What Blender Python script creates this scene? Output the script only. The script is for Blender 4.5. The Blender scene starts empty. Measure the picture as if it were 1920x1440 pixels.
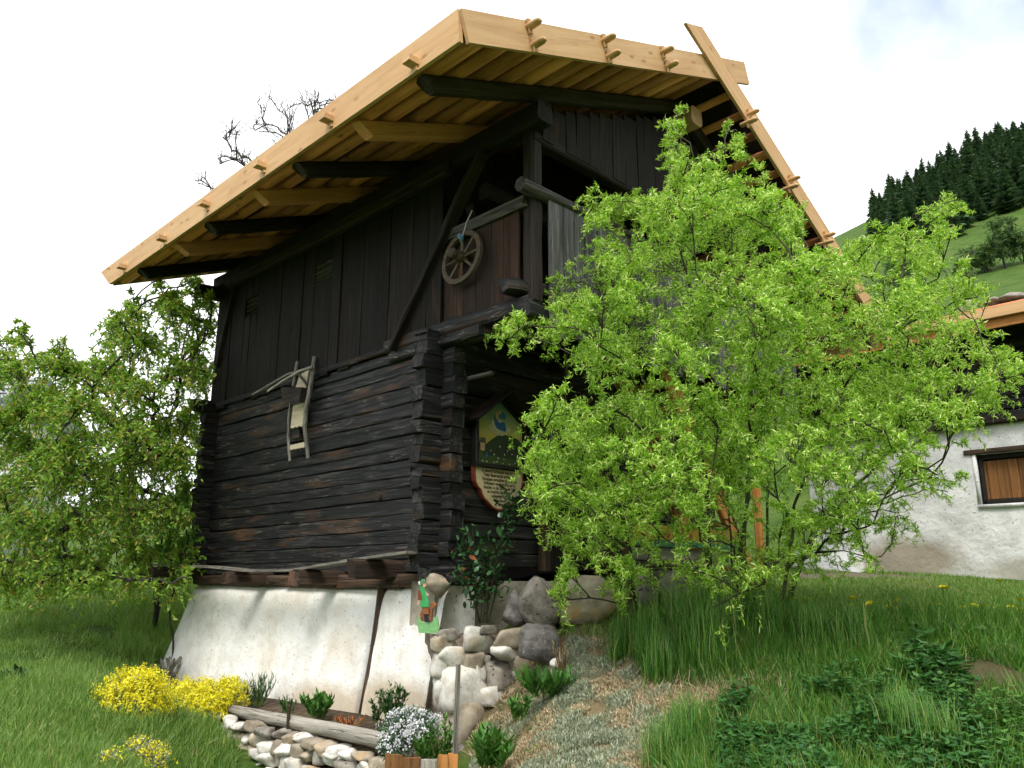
import bpy, math, random
import numpy as np
from mathutils import Matrix, Vector
random.seed(7); RNG = np.random.default_rng(11)
sc = bpy.context.scene
COL = sc.collection

# ------------------------------------------------------------------ camera, sky, sun, exposure
FPX = 1518.5; PITCH = math.atan(368 / FPX); HEAD = math.atan2(1570, 1562.5)
CAM = np.array([-5.72, -6.864, -0.089])
cam = bpy.data.cameras.new('camera'); cam.sensor_width = 36; cam.lens = FPX / 1920 * 36
cam.clip_start = 0.05; cam.clip_end = 3000
camo = bpy.data.objects.new('camera', cam); COL.objects.link(camo)
camo.location = CAM; camo.rotation_euler = (math.pi / 2 + PITCH, 0, HEAD - math.pi / 2)
sc.camera = camo

SUN_EL = math.radians(57); SUN_VEC = Vector((-0.78, -0.62, 0)).normalized()   # horizontal direction to the sun
w = bpy.data.worlds.new('World'); sc.world = w; w.use_nodes = True
nt = w.node_tree; nt.nodes.clear()
def wn(t, **k):
    n = nt.nodes.new(t)
    for a, b in k.items(): setattr(n, a, b)
    return n
sky = wn('ShaderNodeTexSky', sky_type='NISHITA', sun_disc=False, sun_elevation=SUN_EL,
         sun_rotation=math.atan2(SUN_VEC.x, SUN_VEC.y), air_density=1.2, dust_density=2.0)
bg1 = wn('ShaderNodeBackground'); bg1.inputs[1].default_value = 0.11
tc = wn('ShaderNodeTexCoord')
no = wn('ShaderNodeTexNoise'); no.inputs['Scale'].default_value = 2.3; no.inputs['Detail'].default_value = 6; no.inputs['Roughness'].default_value = 0.5
# thin bright cloud with a few openings of blue-grey sky, one of them beyond the upper right
GAPS = [((0.848, 0.096, 0.522), 0.05), ((-0.6, 0.5, 0.62), 0.12), ((-0.2, -0.8, 0.56), 0.10), ((0.05, 0.1, 0.99), 0.10)]
last = None
for d0, wd in GAPS:
    dt = wn('ShaderNodeVectorMath', operation='DOT_PRODUCT'); nt.links.new(tc.outputs['Generated'], dt.inputs[0]); v0 = Vector(d0).normalized(); dt.inputs[1].default_value = v0
    mr = wn('ShaderNodeMapRange'); mr.inputs[1].default_value = 1 - wd * 0.9; mr.inputs[2].default_value = 1.0; mr.inputs[3].default_value = 0; mr.inputs[4].default_value = 0.33
    nt.links.new(dt.outputs['Value'], mr.inputs[0])
    if last is None: last = mr.outputs[0]
    else:
        mx = wn('ShaderNodeMath', operation='MAXIMUM'); nt.links.new(last, mx.inputs[0]); nt.links.new(mr.outputs[0], mx.inputs[1]); last = mx.outputs[0]
sb = wn('ShaderNodeMath', operation='SUBTRACT'); nt.links.new(no.outputs[0], sb.inputs[0]); nt.links.new(last, sb.inputs[1])
rp = wn('ShaderNodeValToRGB'); rp.color_ramp.elements[0].position = 0.16; rp.color_ramp.elements[1].position = 0.40
bg2 = wn('ShaderNodeBackground'); bg2.inputs[0].default_value = (0.97, 0.985, 1.0, 1); bg2.inputs[1].default_value = 0.9
mix = wn('ShaderNodeMixShader'); out = wn('ShaderNodeOutputWorld')
L = nt.links.new
L(sky.outputs[0], bg1.inputs[0]); L(tc.outputs['Generated'], no.inputs[0]); L(sb.outputs[0], rp.inputs[0])
L(rp.outputs[0], mix.inputs[0]); L(bg1.outputs[0], mix.inputs[1]); L(bg2.outputs[0], mix.inputs[2]); L(mix.outputs[0], out.inputs[0])

sun = bpy.data.lights.new('sun', 'SUN'); sun.energy = 1.7; sun.angle = math.radians(26); sun.color = (1.0, 0.95, 0.86)
so = bpy.data.objects.new('sun', sun); COL.objects.link(so)
tosun = Vector((SUN_VEC.x * math.cos(SUN_EL), SUN_VEC.y * math.cos(SUN_EL), math.sin(SUN_EL)))
so.rotation_euler = tosun.to_track_quat('Z', 'Y').to_euler(); so.location = (-10, -10, 20)
vs = sc.view_settings; vs.view_transform = 'Standard'; vs.look = 'None'; vs.exposure = 1.1; vs.gamma = 1
sc.cycles.use_adaptive_sampling = True; sc.cycles.adaptive_threshold = 0.03; sc.cycles.max_bounces = 5; sc.cycles.diffuse_bounces = 3; sc.cycles.glossy_bounces = 2; sc.cycles.transmission_bounces = 4; sc.cycles.transparent_max_bounces = 4

# ------------------------------------------------------------------ picture geometry helpers (pixel of the 1920x1440 photo -> point on a real plane)
_F = np.array([math.cos(PITCH) * math.cos(HEAD), math.cos(PITCH) * math.sin(HEAD), math.sin(PITCH)])
_R = np.array([math.sin(HEAD), -math.cos(HEAD), 0.0]); _U = np.cross(_R, _F); _H = np.array([math.cos(HEAD), math.sin(HEAD), 0.0])
def ray(px, py): return _F + (px - 960) / FPX * _R - (py - 720) / FPX * _U
def onx(px, py, x): d = ray(px, py); return CAM + d * ((x - CAM[0]) / d[0])
def ony(px, py, y): d = ray(px, py); return CAM + d * ((y - CAM[1]) / d[1])
def atD(px, py, D): d = ray(px, py); return CAM + d * (D / (d @ _H))
def proj(P):
    v = np.asarray(P, float) - CAM; z = v @ _F
    return 960 + FPX * (v @ _R) / z, 720 - FPX * (v @ _U) / z

# ------------------------------------------------------------------ materials
MATS = {}
def mat_nodes(name):
    m = bpy.data.materials.new(name); m.use_nodes = True; n = m.node_tree; n.nodes.clear(); MATS[name] = m
    o = n.nodes.new('ShaderNodeOutputMaterial'); p = n.nodes.new('ShaderNodeBsdfPrincipled'); n.links.new(p.outputs[0], o.inputs[0])
    def N(t, **k):
        x = n.nodes.new(t)
        for a, b in k.items():
            if a in x.inputs: x.inputs[a].default_value = b
            else: setattr(x, a, b)
        return x
    return m, n, p, o, N, n.links.new
def ramp(N, stops):
    r = N('ShaderNodeValToRGB'); e = r.color_ramp.elements
    while len(e) < len(stops): e.new(0.5)
    for i, (pos, c) in enumerate(stops): e[i].position = pos; e[i].color = (*c, 1) if len(c) == 3 else c
    return r
def coords(N, L, scale, rnd=31.0):
    t = N('ShaderNodeTexCoord'); oi = N('ShaderNodeObjectInfo')
    mu = N('ShaderNodeMath', operation='MULTIPLY'); L(oi.outputs['Random'], mu.inputs[0]); mu.inputs[1].default_value = rnd
    ad = N('ShaderNodeVectorMath', operation='ADD'); L(t.outputs['Object'], ad.inputs[0]); L(mu.outputs[0], ad.inputs[1])
    m = N('ShaderNodeMapping'); m.inputs['Scale'].default_value = scale; L(ad.outputs[0], m.inputs[0])
    return m, oi, ad
def mixc(N, L, fac, a, b, mode='MIX'):
    x = N('ShaderNodeMix'); x.data_type = 'RGBA'; x.blend_type = mode
    for i, v in ((0, fac), (6, a), (7, b)):
        if hasattr(v, 'outputs') or hasattr(v, 'is_linked'): L(v if hasattr(v, 'is_linked') else v.outputs[0], x.inputs[i])
        elif i == 0: x.inputs[0].default_value = v
        else: x.inputs[i].default_value = (*v, 1)
    return x.outputs[2]
def wood(name, stops, patch=None, crack=0.6, rough=0.75, bump=0.5, gs=(1.6, 26, 26), spec=0.3, knots=None, var=0.35, lip_glint=None):
    """grain runs along the object's local X"""
    m, n, p, o, N, L = mat_nodes(name)
    mp, oi, ad = coords(N, L, gs)
    g = N('ShaderNodeTexNoise', Scale=1.0, Detail=7.0, Roughness=0.62, Distortion=0.6); L(mp.outputs[0], g.inputs[0])
    r = ramp(N, stops); L(g.outputs[0], r.inputs[0]); col = r.outputs[0]
    if patch:
        pm = N('ShaderNodeMapping'); pm.inputs['Scale'].default_value = (0.9, 5, 5); L(ad.outputs[0], pm.inputs[0])
        pn = N('ShaderNodeTexNoise', Scale=1.0, Detail=4.0); L(pm.outputs[0], pn.inputs[0])
        pr = ramp(N, [(patch[1], (0, 0, 0)), (patch[2], (1, 1, 1))]); L(pn.outputs[0], pr.inputs[0])
        col = mixc(N, L, pr.outputs[0], col, patch[0])
    h = g.outputs[0]
    if crack:
        cm = N('ShaderNodeMapping'); cm.inputs['Scale'].default_value = (0.55, 17, 17); L(ad.outputs[0], cm.inputs[0])
        cn = N('ShaderNodeTexNoise', Scale=1.0, Detail=3.0, Roughness=0.5, Distortion=0.9); L(cm.outputs[0], cn.inputs[0])
        ab = N('ShaderNodeMath', operation='SUBTRACT'); L(cn.outputs[0], ab.inputs[0]); ab.inputs[1].default_value = 0.5
        aa = N('ShaderNodeMath', operation='ABSOLUTE'); L(ab.outputs[0], aa.inputs[0])
        cr = ramp(N, [(0.0, (1 - crack,) * 3), (0.022, (1, 1, 1))]); L(aa.outputs[0], cr.inputs[0])
        col = mixc(N, L, 1.0, col, cr.outputs[0], 'MULTIPLY')
        mm = N('ShaderNodeMath', operation='MULTIPLY'); L(g.outputs[0], mm.inputs[0]); L(cr.outputs[0], mm.inputs[1]); h = mm.outputs[0]
    if lip_glint:  # pale lines: light caught on crack lips, put into the colour
        lm = N('ShaderNodeMapping'); lm.inputs['Scale'].default_value = (0.7, 13, 13); lm.inputs['Location'].default_value = (3.3, 1.7, 5.1); L(ad.outputs[0], lm.inputs[0])
        l1 = N('ShaderNodeTexNoise', Scale=1.0, Detail=4.0, Roughness=0.55, Distortion=1.2); L(lm.outputs[0], l1.inputs[0])
        l2 = N('ShaderNodeMath', operation='SUBTRACT'); L(l1.outputs[0], l2.inputs[0]); l2.inputs[1].default_value = 0.56
        l3 = N('ShaderNodeMath', operation='ABSOLUTE'); L(l2.outputs[0], l3.inputs[0])
        lr = ramp(N, [(0.0, (1, 1, 1)), (0.014, (0, 0, 0))]); L(l3.outputs[0], lr.inputs[0])
        l4 = N('ShaderNodeTexNoise', Scale=2.2, Detail=2.0); L(ad.outputs[0], l4.inputs[0]); l5 = ramp(N, [(0.46, (0, 0, 0)), (0.58, (1, 1, 1))]); L(l4.outputs[0], l5.inputs[0])
        l6 = N('ShaderNodeMath', operation='MULTIPLY'); L(lr.outputs[0], l6.inputs[0]); L(l5.outputs[0], l6.inputs[1]); col = mixc(N, L, l6.outputs[0], col, lip_glint)
    if knots:
        km = N('ShaderNodeMapping'); km.inputs['Scale'].default_value = (2.6, 6, 6); L(ad.outputs[0], km.inputs[0])
        kv = N('ShaderNodeTexVoronoi', Scale=1.0); L(km.outputs[0], kv.inputs[0])
        kr = ramp(N, [(0.05, (1, 1, 1)), (0.17, (0, 0, 0))]); L(kv.outputs['Distance'], kr.inputs[0])
        col = mixc(N, L, kr.outputs[0], col, knots)
    hs = N('ShaderNodeHueSaturation'); L(col, hs.inputs['Color'])
    mr = N('ShaderNodeMapRange'); L(oi.outputs['Random'], mr.inputs[0]); mr.inputs[3].default_value = 1 - var; mr.inputs[4].default_value = 1 + var
    L(mr.outputs[0], hs.inputs['Value']); L(hs.outputs[0], p.inputs['Base Color'])
    p.inputs['Roughness'].default_value = rough; p.inputs['Specular IOR Level'].default_value = spec
    b = N('ShaderNodeBump', Strength=bump, Distance=0.012); L(h, b.inputs['Height']); L(b.outputs[0], p.inputs['Normal'])
    return m
def plain(name, stops, scale=6.0, rough=0.8, bump=0.3, dist=0.02, spec=0.3, detail=6.0, spots=None, var=0.0, patch=None):
    m, n, p, o, N, L = mat_nodes(name)
    mp, oi, ad = coords(N, L, (1, 1, 1))
    g = N('ShaderNodeTexNoise', Scale=scale, Detail=detail, Roughness=0.6); L(mp.outputs[0], g.inputs[0])
    r = ramp(N, stops); L(g.outputs[0], r.inputs[0]); col = r.outputs[0]
    if patch:
        pn = N('ShaderNodeTexNoise', Scale=patch[3], Detail=5.0); L(mp.outputs[0], pn.inputs[0])
        pr = ramp(N, [(patch[1], (0, 0, 0)), (patch[2], (1, 1, 1))]); L(pn.outputs[0], pr.inputs[0]); col = mixc(N, L, pr.outputs[0], col, patch[0])
    if spots:
        v = N('ShaderNodeTexNoise', Scale=spots[1], Detail=2.0, Roughness=0.5); L(mp.outputs[0], v.inputs[0])
        vr = ramp(N, [(spots[2], (0, 0, 0)), (spots[2] + 0.06, (1, 1, 1))]); L(v.outputs[0], vr.inputs[0])
        col = mixc(N, L, vr.outputs[0], col, spots[0])
    if var:
        hs = N('ShaderNodeHueSaturation'); L(col, hs.inputs['Color'])
        mr = N('ShaderNodeMapRange'); L(oi.outputs['Random'], mr.inputs[0]); mr.inputs[3].default_value = 1 - var; mr.inputs[4].default_value = 1 + var
        L(mr.outputs[0], hs.inputs['Value']); col = hs.outputs[0]
    L(col, p.inputs['Base Color'])
    p.inputs['Roughness'].default_value = rough; p.inputs['Specular IOR Level'].default_value = spec
    if bump:
        b = N('ShaderNodeBump', Strength=bump, Distance=dist); L(g.outputs[0], b.inputs['Height']); L(b.outputs[0], p.inputs['Normal'])
    return m
def leaf(name, stops, trans=0.4, rough=0.5, spec=0.35, tint=(1.15, 1.2, 0.6)):
    """each leaf its own tone; light shines through it"""
    m, n, p, o, N, L = mat_nodes(name)
    g = N('ShaderNodeNewGeometry'); r = ramp(N, stops); L(g.outputs['Random Per Island'], r.inputs[0])
    L(r.outputs[0], p.inputs['Base Color']); p.inputs['Roughness'].default_value = rough; p.inputs['Specular IOR Level'].default_value = spec
    t = N('ShaderNodeBsdfTranslucent'); L(mixc(N, L, 1.0, r.outputs[0], tint, 'MULTIPLY'), t.inputs[0])
    x = N('ShaderNodeMixShader'); x.inputs[0].default_value = trans
    L(p.outputs[0], x.inputs[1]); L(t.outputs[0], x.inputs[2]); L(x.outputs[0], o.inputs[0])
    return m

wood('black_log', [(0.28, (0.0022, 0.0022, 0.003)), (0.5, (0.0075, 0.0073, 0.0082)), (0.60, (0.026, 0.025, 0.026)), (0.74, (0.095, 0.086, 0.080))], patch=((0.085, 0.040, 0.017), 0.57, 0.74), crack=0.9, bump=0.9, rough=0.62, spec=0.4, lip_glint=(0.20, 0.175, 0.15), var=0.5)
wood('dark_plank', [(0.25, (0.004, 0.003, 0.0024)), (0.55, (0.013, 0.009, 0.007)), (0.78, (0.05, 0.033, 0.022))], patch=((0.07, 0.032, 0.014), 0.62, 0.8), crack=0.6, bump=0.6, gs=(1.0, 30, 30), spec=0.25)
wood('brown_plank', [(0.25, (0.012, 0.007, 0.005)), (0.55, (0.045, 0.021, 0.011)), (0.8, (0.13, 0.055, 0.024))], patch=((0.012, 0.009, 0.008), 0.5, 0.66), crack=0.7, bump=0.6, gs=(1.0, 30, 30))
wood('grey_plank', [(0.22, (0.014, 0.013, 0.013)), (0.5, (0.075, 0.073, 0.076)), (0.72, (0.21, 0.205, 0.21))], patch=((0.03, 0.027, 0.025), 0.5, 0.68), crack=0.8, bump=0.7, gs=(0.9, 34, 34), rough=0.6, spec=0.4)
wood('grey_beam', [(0.22, (0.02, 0.018, 0.015)), (0.5, (0.06, 0.055, 0.047)), (0.8, (0.17, 0.16, 0.14))], crack=0.9, bump=0.9, rough=0.7)
wood('dark_beam', [(0.25, (0.009, 0.0065, 0.005)), (0.6, (0.030, 0.021, 0.016)), (0.85, (0.075, 0.053, 0.040))], crack=0.8, bump=0.8, patch=((0.05, 0.035, 0.02), 0.6, 0.8))
wood('sill_wood', [(0.25, (0.018, 0.012, 0.009)), (0.55, (0.06, 0.038, 0.025)), (0.85, (0.17, 0.105, 0.065))], crack=0.9, bump=0.9, patch=((0.13, 0.06, 0.03), 0.55, 0.72))
wood('silver_wood', [(0.25, (0.10, 0.09, 0.075)), (0.55, (0.27, 0.25, 0.215)), (0.85, (0.46, 0.43, 0.37))], crack=0.75, bump=0.7)
wood('pale_wood', [(0.25, (0.42, 0.34, 0.23)), (0.6, (0.60, 0.52, 0.37)), (0.85, (0.72, 0.64, 0.48))], crack=0.3, bump=0.3, var=0.1)
wood('new_board', [(0.2, (0.46, 0.25, 0.115)), (0.5, (0.585, 0.355, 0.175)), (0.85, (0.67, 0.445, 0.25))], crack=0.18, bump=0.2, gs=(0.8, 11, 11), knots=(0.36, 0.17, 0.06), rough=0.65, var=0.10, patch=((0.50, 0.28, 0.13), 0.5, 0.8))
wood('new_pole', [(0.2, (0.50, 0.17, 0.075)), (0.5, (0.70, 0.275, 0.13)), (0.85, (0.78, 0.36, 0.19))], crack=0.4, bump=0.35, gs=(0.8, 12, 12), knots=(0.20, 0.085, 0.03), patch=((0.40, 0.15, 0.06), 0.5, 0.7), var=0.42)
wood('new_rafter', [(0.2, (0.54, 0.21, 0.10)), (0.5, (0.71, 0.30, 0.15)), (0.85, (0.78, 0.385, 0.21))], crack=0.3, bump=0.25, gs=(0.8, 11, 11), knots=(0.34, 0.14, 0.05), rough=0.65, var=0.1)
wood('orange_wood', [(0.2, (0.33, 0.12, 0.03)), (0.5, (0.50, 0.21, 0.06)), (0.85, (0.62, 0.31, 0.10))], crack=0.4, bump=0.35, gs=(0.8, 14, 14), knots=(0.2, 0.07, 0.02), var=0.15)
wood('shutter_wood', [(0.2, (0.10, 0.042, 0.014)), (0.5, (0.20, 0.088, 0.028)), (0.85, (0.32, 0.16, 0.055))], crack=0.4, bump=0.35, gs=(0.9, 16, 16), var=0.35)
wood('wheel_wood', [(0.25, (0.055, 0.042, 0.03)), (0.6, (0.12, 0.095, 0.065)), (0.85, (0.21, 0.17, 0.12))], crack=0.6, bump=0.6, patch=((0.11, 0.055, 0.022), 0.55, 0.7))
wood('bark_green', [(0.25, (0.018, 0.018, 0.010)), (0.6, (0.055, 0.055, 0.028)), (0.85, (0.12, 0.115, 0.06))], crack=0.3, bump=0.5, gs=(9, 9, 9), var=0)
wood('bark_dark', [(0.25, (0.014, 0.012, 0.011)), (0.6, (0.05, 0.044, 0.042)), (0.85, (0.11, 0.10, 0.095))], crack=0.3, bump=0.6, gs=(9, 9, 9), var=0)
plain('plaster', [(0.3, (0.62, 0.59, 0.54)), (0.5, (0.77, 0.755, 0.72)), (0.7, (0.83, 0.825, 0.81))], scale=3.5, rough=0.9, bump=0.9, dist=0.035, detail=9, spots=((0.24, 0.21, 0.17), 34, 0.665), patch=((0.64, 0.58, 0.48), 0.54, 0.78, 1.3))  # dark spots paint the shade of small pits
plain('plaster_shade', [(0.3, (0.20, 0.18, 0.14)), (0.5, (0.32, 0.29, 0.235)), (0.7, (0.42, 0.385, 0.32))], scale=4, rough=0.9, bump=0.8, dist=0.03, detail=9, spots=((0.13, 0.11, 0.08), 36, 0.66))  # same render, with the balcony's shade put into the colour
plain('plaster_house', [(0.3, (0.60, 0.60, 0.60)), (0.5, (0.74, 0.745, 0.75)), (0.7, (0.81, 0.81, 0.81))], scale=4, rough=0.9, bump=1.0, dist=0.035, detail=9, spots=((0.36, 0.35, 0.34), 22, 0.66))
plain('plaster_patch', [(0.3, (0.25, 0.20, 0.14)), (0.55, (0.38, 0.32, 0.23)), (0.75, (0.50, 0.44, 0.33))], scale=5, rough=0.9, bump=0.7, spots=((0.16, 0.13, 0.09), 30, 0.64))
plain('stone_white', [(0.3, (0.34, 0.31, 0.265)), (0.5, (0.55, 0.53, 0.485)), (0.72, (0.74, 0.725, 0.69))], scale=7, rough=0.85, bump=0.8, dist=0.02, detail=10, var=0.14, patch=((0.50, 0.37, 0.21), 0.60, 0.8, 3.0), spots=((0.22, 0.2, 0.17), 30, 0.67))
plain('stone_tan', [(0.3, (0.17, 0.135, 0.095)), (0.5, (0.31, 0.265, 0.20)), (0.75, (0.46, 0.41, 0.33))], scale=7, rough=0.9, bump=0.8, dist=0.02, detail=10, var=0.2, patch=((0.42, 0.27, 0.12), 0.6, 0.75, 4.0))
plain('stone_grey', [(0.3, (0.115, 0.104, 0.088)), (0.5, (0.22, 0.20, 0.17)), (0.75, (0.36, 0.335, 0.29))], scale=8, rough=0.9, bump=0.9, dist=0.02, detail=10, var=0.2, spots=((0.04, 0.038, 0.036), 26, 0.62))
plain('stone_dark', [(0.3, (0.06, 0.055, 0.053)), (0.5, (0.13, 0.12, 0.115)), (0.75, (0.24, 0.22, 0.205))], scale=10, rough=0.9, bump=1.0, dist=0.03, detail=10, spots=((0.3, 0.27, 0.24), 30, 0.66))
plain('soil', [(0.3, (0.035, 0.024, 0.015)), (0.5, (0.085, 0.06, 0.038)), (0.75, (0.17, 0.125, 0.08))], scale=14, rough=1, bump=1, dist=0.04, detail=10)
plain('mortar', [(0.3, (0.07, 0.055, 0.04)), (0.6, (0.16, 0.13, 0.10)), (0.8, (0.26, 0.22, 0.17))], scale=12, rough=1, bump=1, dist=0.03, detail=9)
plain('shingle', [(0.3, (0.10, 0.095, 0.09)), (0.6, (0.2, 0.19, 0.18)), (0.8, (0.3, 0.29, 0.28))], scale=5)
plain('slate', [(0.3, (0.20, 0.21, 0.23)), (0.6, (0.30, 0.31, 0.33)), (0.8, (0.40, 0.41, 0.43))], scale=3, bump=0.2)
plain('black_paint', [(0.3, (0.008, 0.007, 0.006)), (0.7, (0.02, 0.017, 0.015))], scale=8, rough=0.6)
plain('hollow_shade', [(0.3, (0.006, 0.005, 0.005)), (0.7, (0.012, 0.01, 0.009))], scale=4, rough=0.9)  # near-black: the shade inside openings is put into the colour
plain('iron', [(0.3, (0.05, 0.04, 0.035)), (0.7, (0.12, 0.10, 0.085))], scale=20, rough=0.6)
def flat(name, c, rough=0.6, v=0.18): plain(name, [(0.3, tuple(x * (1 - v) for x in c)), (0.7, tuple(min(0.85, x * (1 + v)) for x in c))], scale=22, rough=rough, bump=0.15, dist=0.004)
for nm, c in dict(cream=(0.56, 0.46, 0.27), red_border=(0.21, 0.045, 0.028), ink=(0.025, 0.018, 0.014), blue_robe=(0.025, 0.105, 0.26), cloud_paint=(0.50, 0.42, 0.28),
        face_paint=(0.46, 0.28, 0.17), hill_paint=(0.028, 0.042, 0.02), meadow_paint=(0.055, 0.08, 0.025), house_paint=(0.40, 0.27, 0.14), houseroof_paint=(0.055, 0.055, 0.055),
        fleck_paint=(0.52, 0.50, 0.44), coat_green=(0.055, 0.37, 0.12), turf_green=(0.22, 0.47, 0.20), dog_brown=(0.30, 0.115, 0.05), sleeve_brown=(0.22, 0.06, 0.028), boot_black=(0.025, 0.025, 0.032),
        skin_paint=(0.62, 0.38, 0.26), hat_green=(0.12, 0.27, 0.13), feather_white=(0.72, 0.74, 0.76), box_yellow=(0.48, 0.32, 0.035), box_green=(0.04, 0.22, 0.13), box_red=(0.36, 0.07, 0.05),
        cord_blue=(0.20, 0.38, 0.62), cord_white=(0.55, 0.55, 0.54), dandelion_yellow=(0.74, 0.62, 0.015), stalk_green=(0.10, 0.17, 0.03), rust_leaf=(0.30, 0.09, 0.03)).items(): flat(nm, c)

def stain(matname, centre, rad, col, noise=1.6):
    """damp stain with its own outline, fixed to the wall"""
    n = MATS[matname].node_tree; p = [x for x in n.nodes if x.type == 'BSDF_PRINCIPLED'][0]; src = p.inputs['Base Color'].links[0].from_socket
    g = n.nodes.new('ShaderNodeNewGeometry'); sb = n.nodes.new('ShaderNodeVectorMath'); sb.operation = 'SUBTRACT'; sb.inputs[1].default_value = centre; n.links.new(g.outputs['Position'], sb.inputs[0])
    dv = n.nodes.new('ShaderNodeVectorMath'); dv.operation = 'DIVIDE'; dv.inputs[1].default_value = rad; n.links.new(sb.outputs[0], dv.inputs[0])
    ln = n.nodes.new('ShaderNodeVectorMath'); ln.operation = 'LENGTH'; n.links.new(dv.outputs[0], ln.inputs[0])
    nz = n.nodes.new('ShaderNodeTexNoise'); nz.inputs['Scale'].default_value = noise; nz.inputs['Detail'].default_value = 5; n.links.new(g.outputs['Position'], nz.inputs[0])
    ad = n.nodes.new('ShaderNodeMath'); ad.operation = 'MULTIPLY_ADD'; n.links.new(nz.outputs[0], ad.inputs[0]); ad.inputs[1].default_value = 0.8; n.links.new(ln.outputs['Value'], ad.inputs[2])
    r = n.nodes.new('ShaderNodeMapRange'); r.inputs[1].default_value = 1.0; r.inputs[2].default_value = 1.5; r.inputs[3].default_value = 0.85; r.inputs[4].default_value = 0.0; n.links.new(ad.outputs[0], r.inputs[0])
    mx = n.nodes.new('ShaderNodeMix'); mx.data_type = 'RGBA'; n.links.new(r.outputs[0], mx.inputs[0]); n.links.new(src, mx.inputs[6]); mx.inputs[7].default_value = (*col, 1); n.links.new(mx.outputs[2], p.inputs['Base Color'])
stain('plaster_house', (9.0, -1.75, 0.25), (1.5, 0.95, 0.42), (0.30, 0.25, 0.175))
stain('plaster_house', (9.0, -3.9, 0.05), (1.5, 1.6, 0.25), (0.42, 0.39, 0.33))
stain('plaster', (-0.3, 0.3, -1.35), (1.0, 0.8, 0.35), (0.42, 0.34, 0.23))
stain('plaster', (-0.3, 1.6, -1.5), (1.0, 1.1, 0.28), (0.48, 0.40, 0.29))

leaf('leaf_willow', [(0.0, (0.145, 0.32, 0.018)), (0.35, (0.285, 0.52, 0.036)), (0.72, (0.49, 0.70, 0.10)), (1.0, (0.75, 0.83, 0.36))], trans=0.42, rough=0.34, spec=0.6)  # palest stops put leaf highlights into the colour
leaf('leaf_cherry', [(0.0, (0.11, 0.25, 0.022)), (0.5, (0.22, 0.39, 0.045)), (0.85, (0.37, 0.47, 0.07)), (1.0, (0.42, 0.27, 0.08))], trans=0.4)
leaf('leaf_bush', [(0.0, (0.07, 0.19, 0.02)), (0.6, (0.15, 0.33, 0.035)), (1.0, (0.26, 0.42, 0.06))], trans=0.4)
leaf('leaf_fresh', [(0.0, (0.15, 0.20, 0.03)), (1.0, (0.22, 0.20, 0.06))], trans=0.4)
leaf('grass_meadow', [(0.0, (0.08, 0.18, 0.03)), (0.5, (0.15, 0.29, 0.055)), (0.85, (0.25, 0.37, 0.085)), (1.0, (0.40, 0.38, 0.17))], trans=0.35)
leaf('grass_long', [(0.0, (0.028, 0.105, 0.013)), (0.5, (0.07, 0.20, 0.024)), (0.88, (0.15, 0.29, 0.04)), (1.0, (0.38, 0.34, 0.14))], trans=0.35)
leaf('straw', [(0.0, (0.24, 0.18, 0.09)), (0.5, (0.45, 0.36, 0.21)), (1.0, (0.64, 0.55, 0.37))], trans=0.2, tint=(1, 0.9, 0.7))
leaf('leaf_silver', [(0.0, (0.17, 0.21, 0.13)), (0.5, (0.29, 0.33, 0.22)), (1.0, (0.46, 0.48, 0.34))], trans=0.2, tint=(1, 1, 0.9))
leaf('leaf_nettle', [(0.0, (0.022, 0.085, 0.022)), (0.5, (0.045, 0.14, 0.036)), (1.0, (0.09, 0.20, 0.055))], trans=0.25, rough=0.4)
leaf('leaf_clump', [(0.0, (0.03, 0.11, 0.02)), (0.6, (0.07, 0.19, 0.03)), (1.0, (0.13, 0.27, 0.05))], trans=0.3)
leaf('leaf_dark', [(0.0, (0.02, 0.065, 0.022)), (0.6, (0.045, 0.11, 0.04)), (1.0, (0.08, 0.16, 0.06))], trans=0.2)
leaf('leaf_glossy', [(0.0, (0.016, 0.055, 0.018)), (0.7, (0.035, 0.10, 0.034)), (1.0, (0.06, 0.15, 0.045))], trans=0.08, rough=0.22, spec=0.6)
leaf('leaf_brownred', [(0.0, (0.25, 0.07, 0.02)), (1.0, (0.42, 0.15, 0.05))], trans=0.2)
leaf('bloom_yellow', [(0.0, (0.70, 0.60, 0.006)), (0.6, (0.80, 0.74, 0.014)), (1.0, (0.85, 0.82, 0.07))], trans=0.25, tint=(1, 1, 1))
leaf('bloom_white', [(0.0, (0.62, 0.62, 0.66)), (1.0, (0.82, 0.82, 0.84))], trans=0.2, tint=(1, 1, 1))
leaf('needle', [(0.0, (0.045, 0.09, 0.06)), (0.6, (0.075, 0.135, 0.075)), (1.0, (0.13, 0.20, 0.10))], trans=0.1)  # lightened and bluish: distance haze is put into the colour
leaf('leaf_hill', [(0.0, (0.06, 0.14, 0.03)), (1.0, (0.13, 0.20, 0.07))], trans=0.3)

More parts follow.
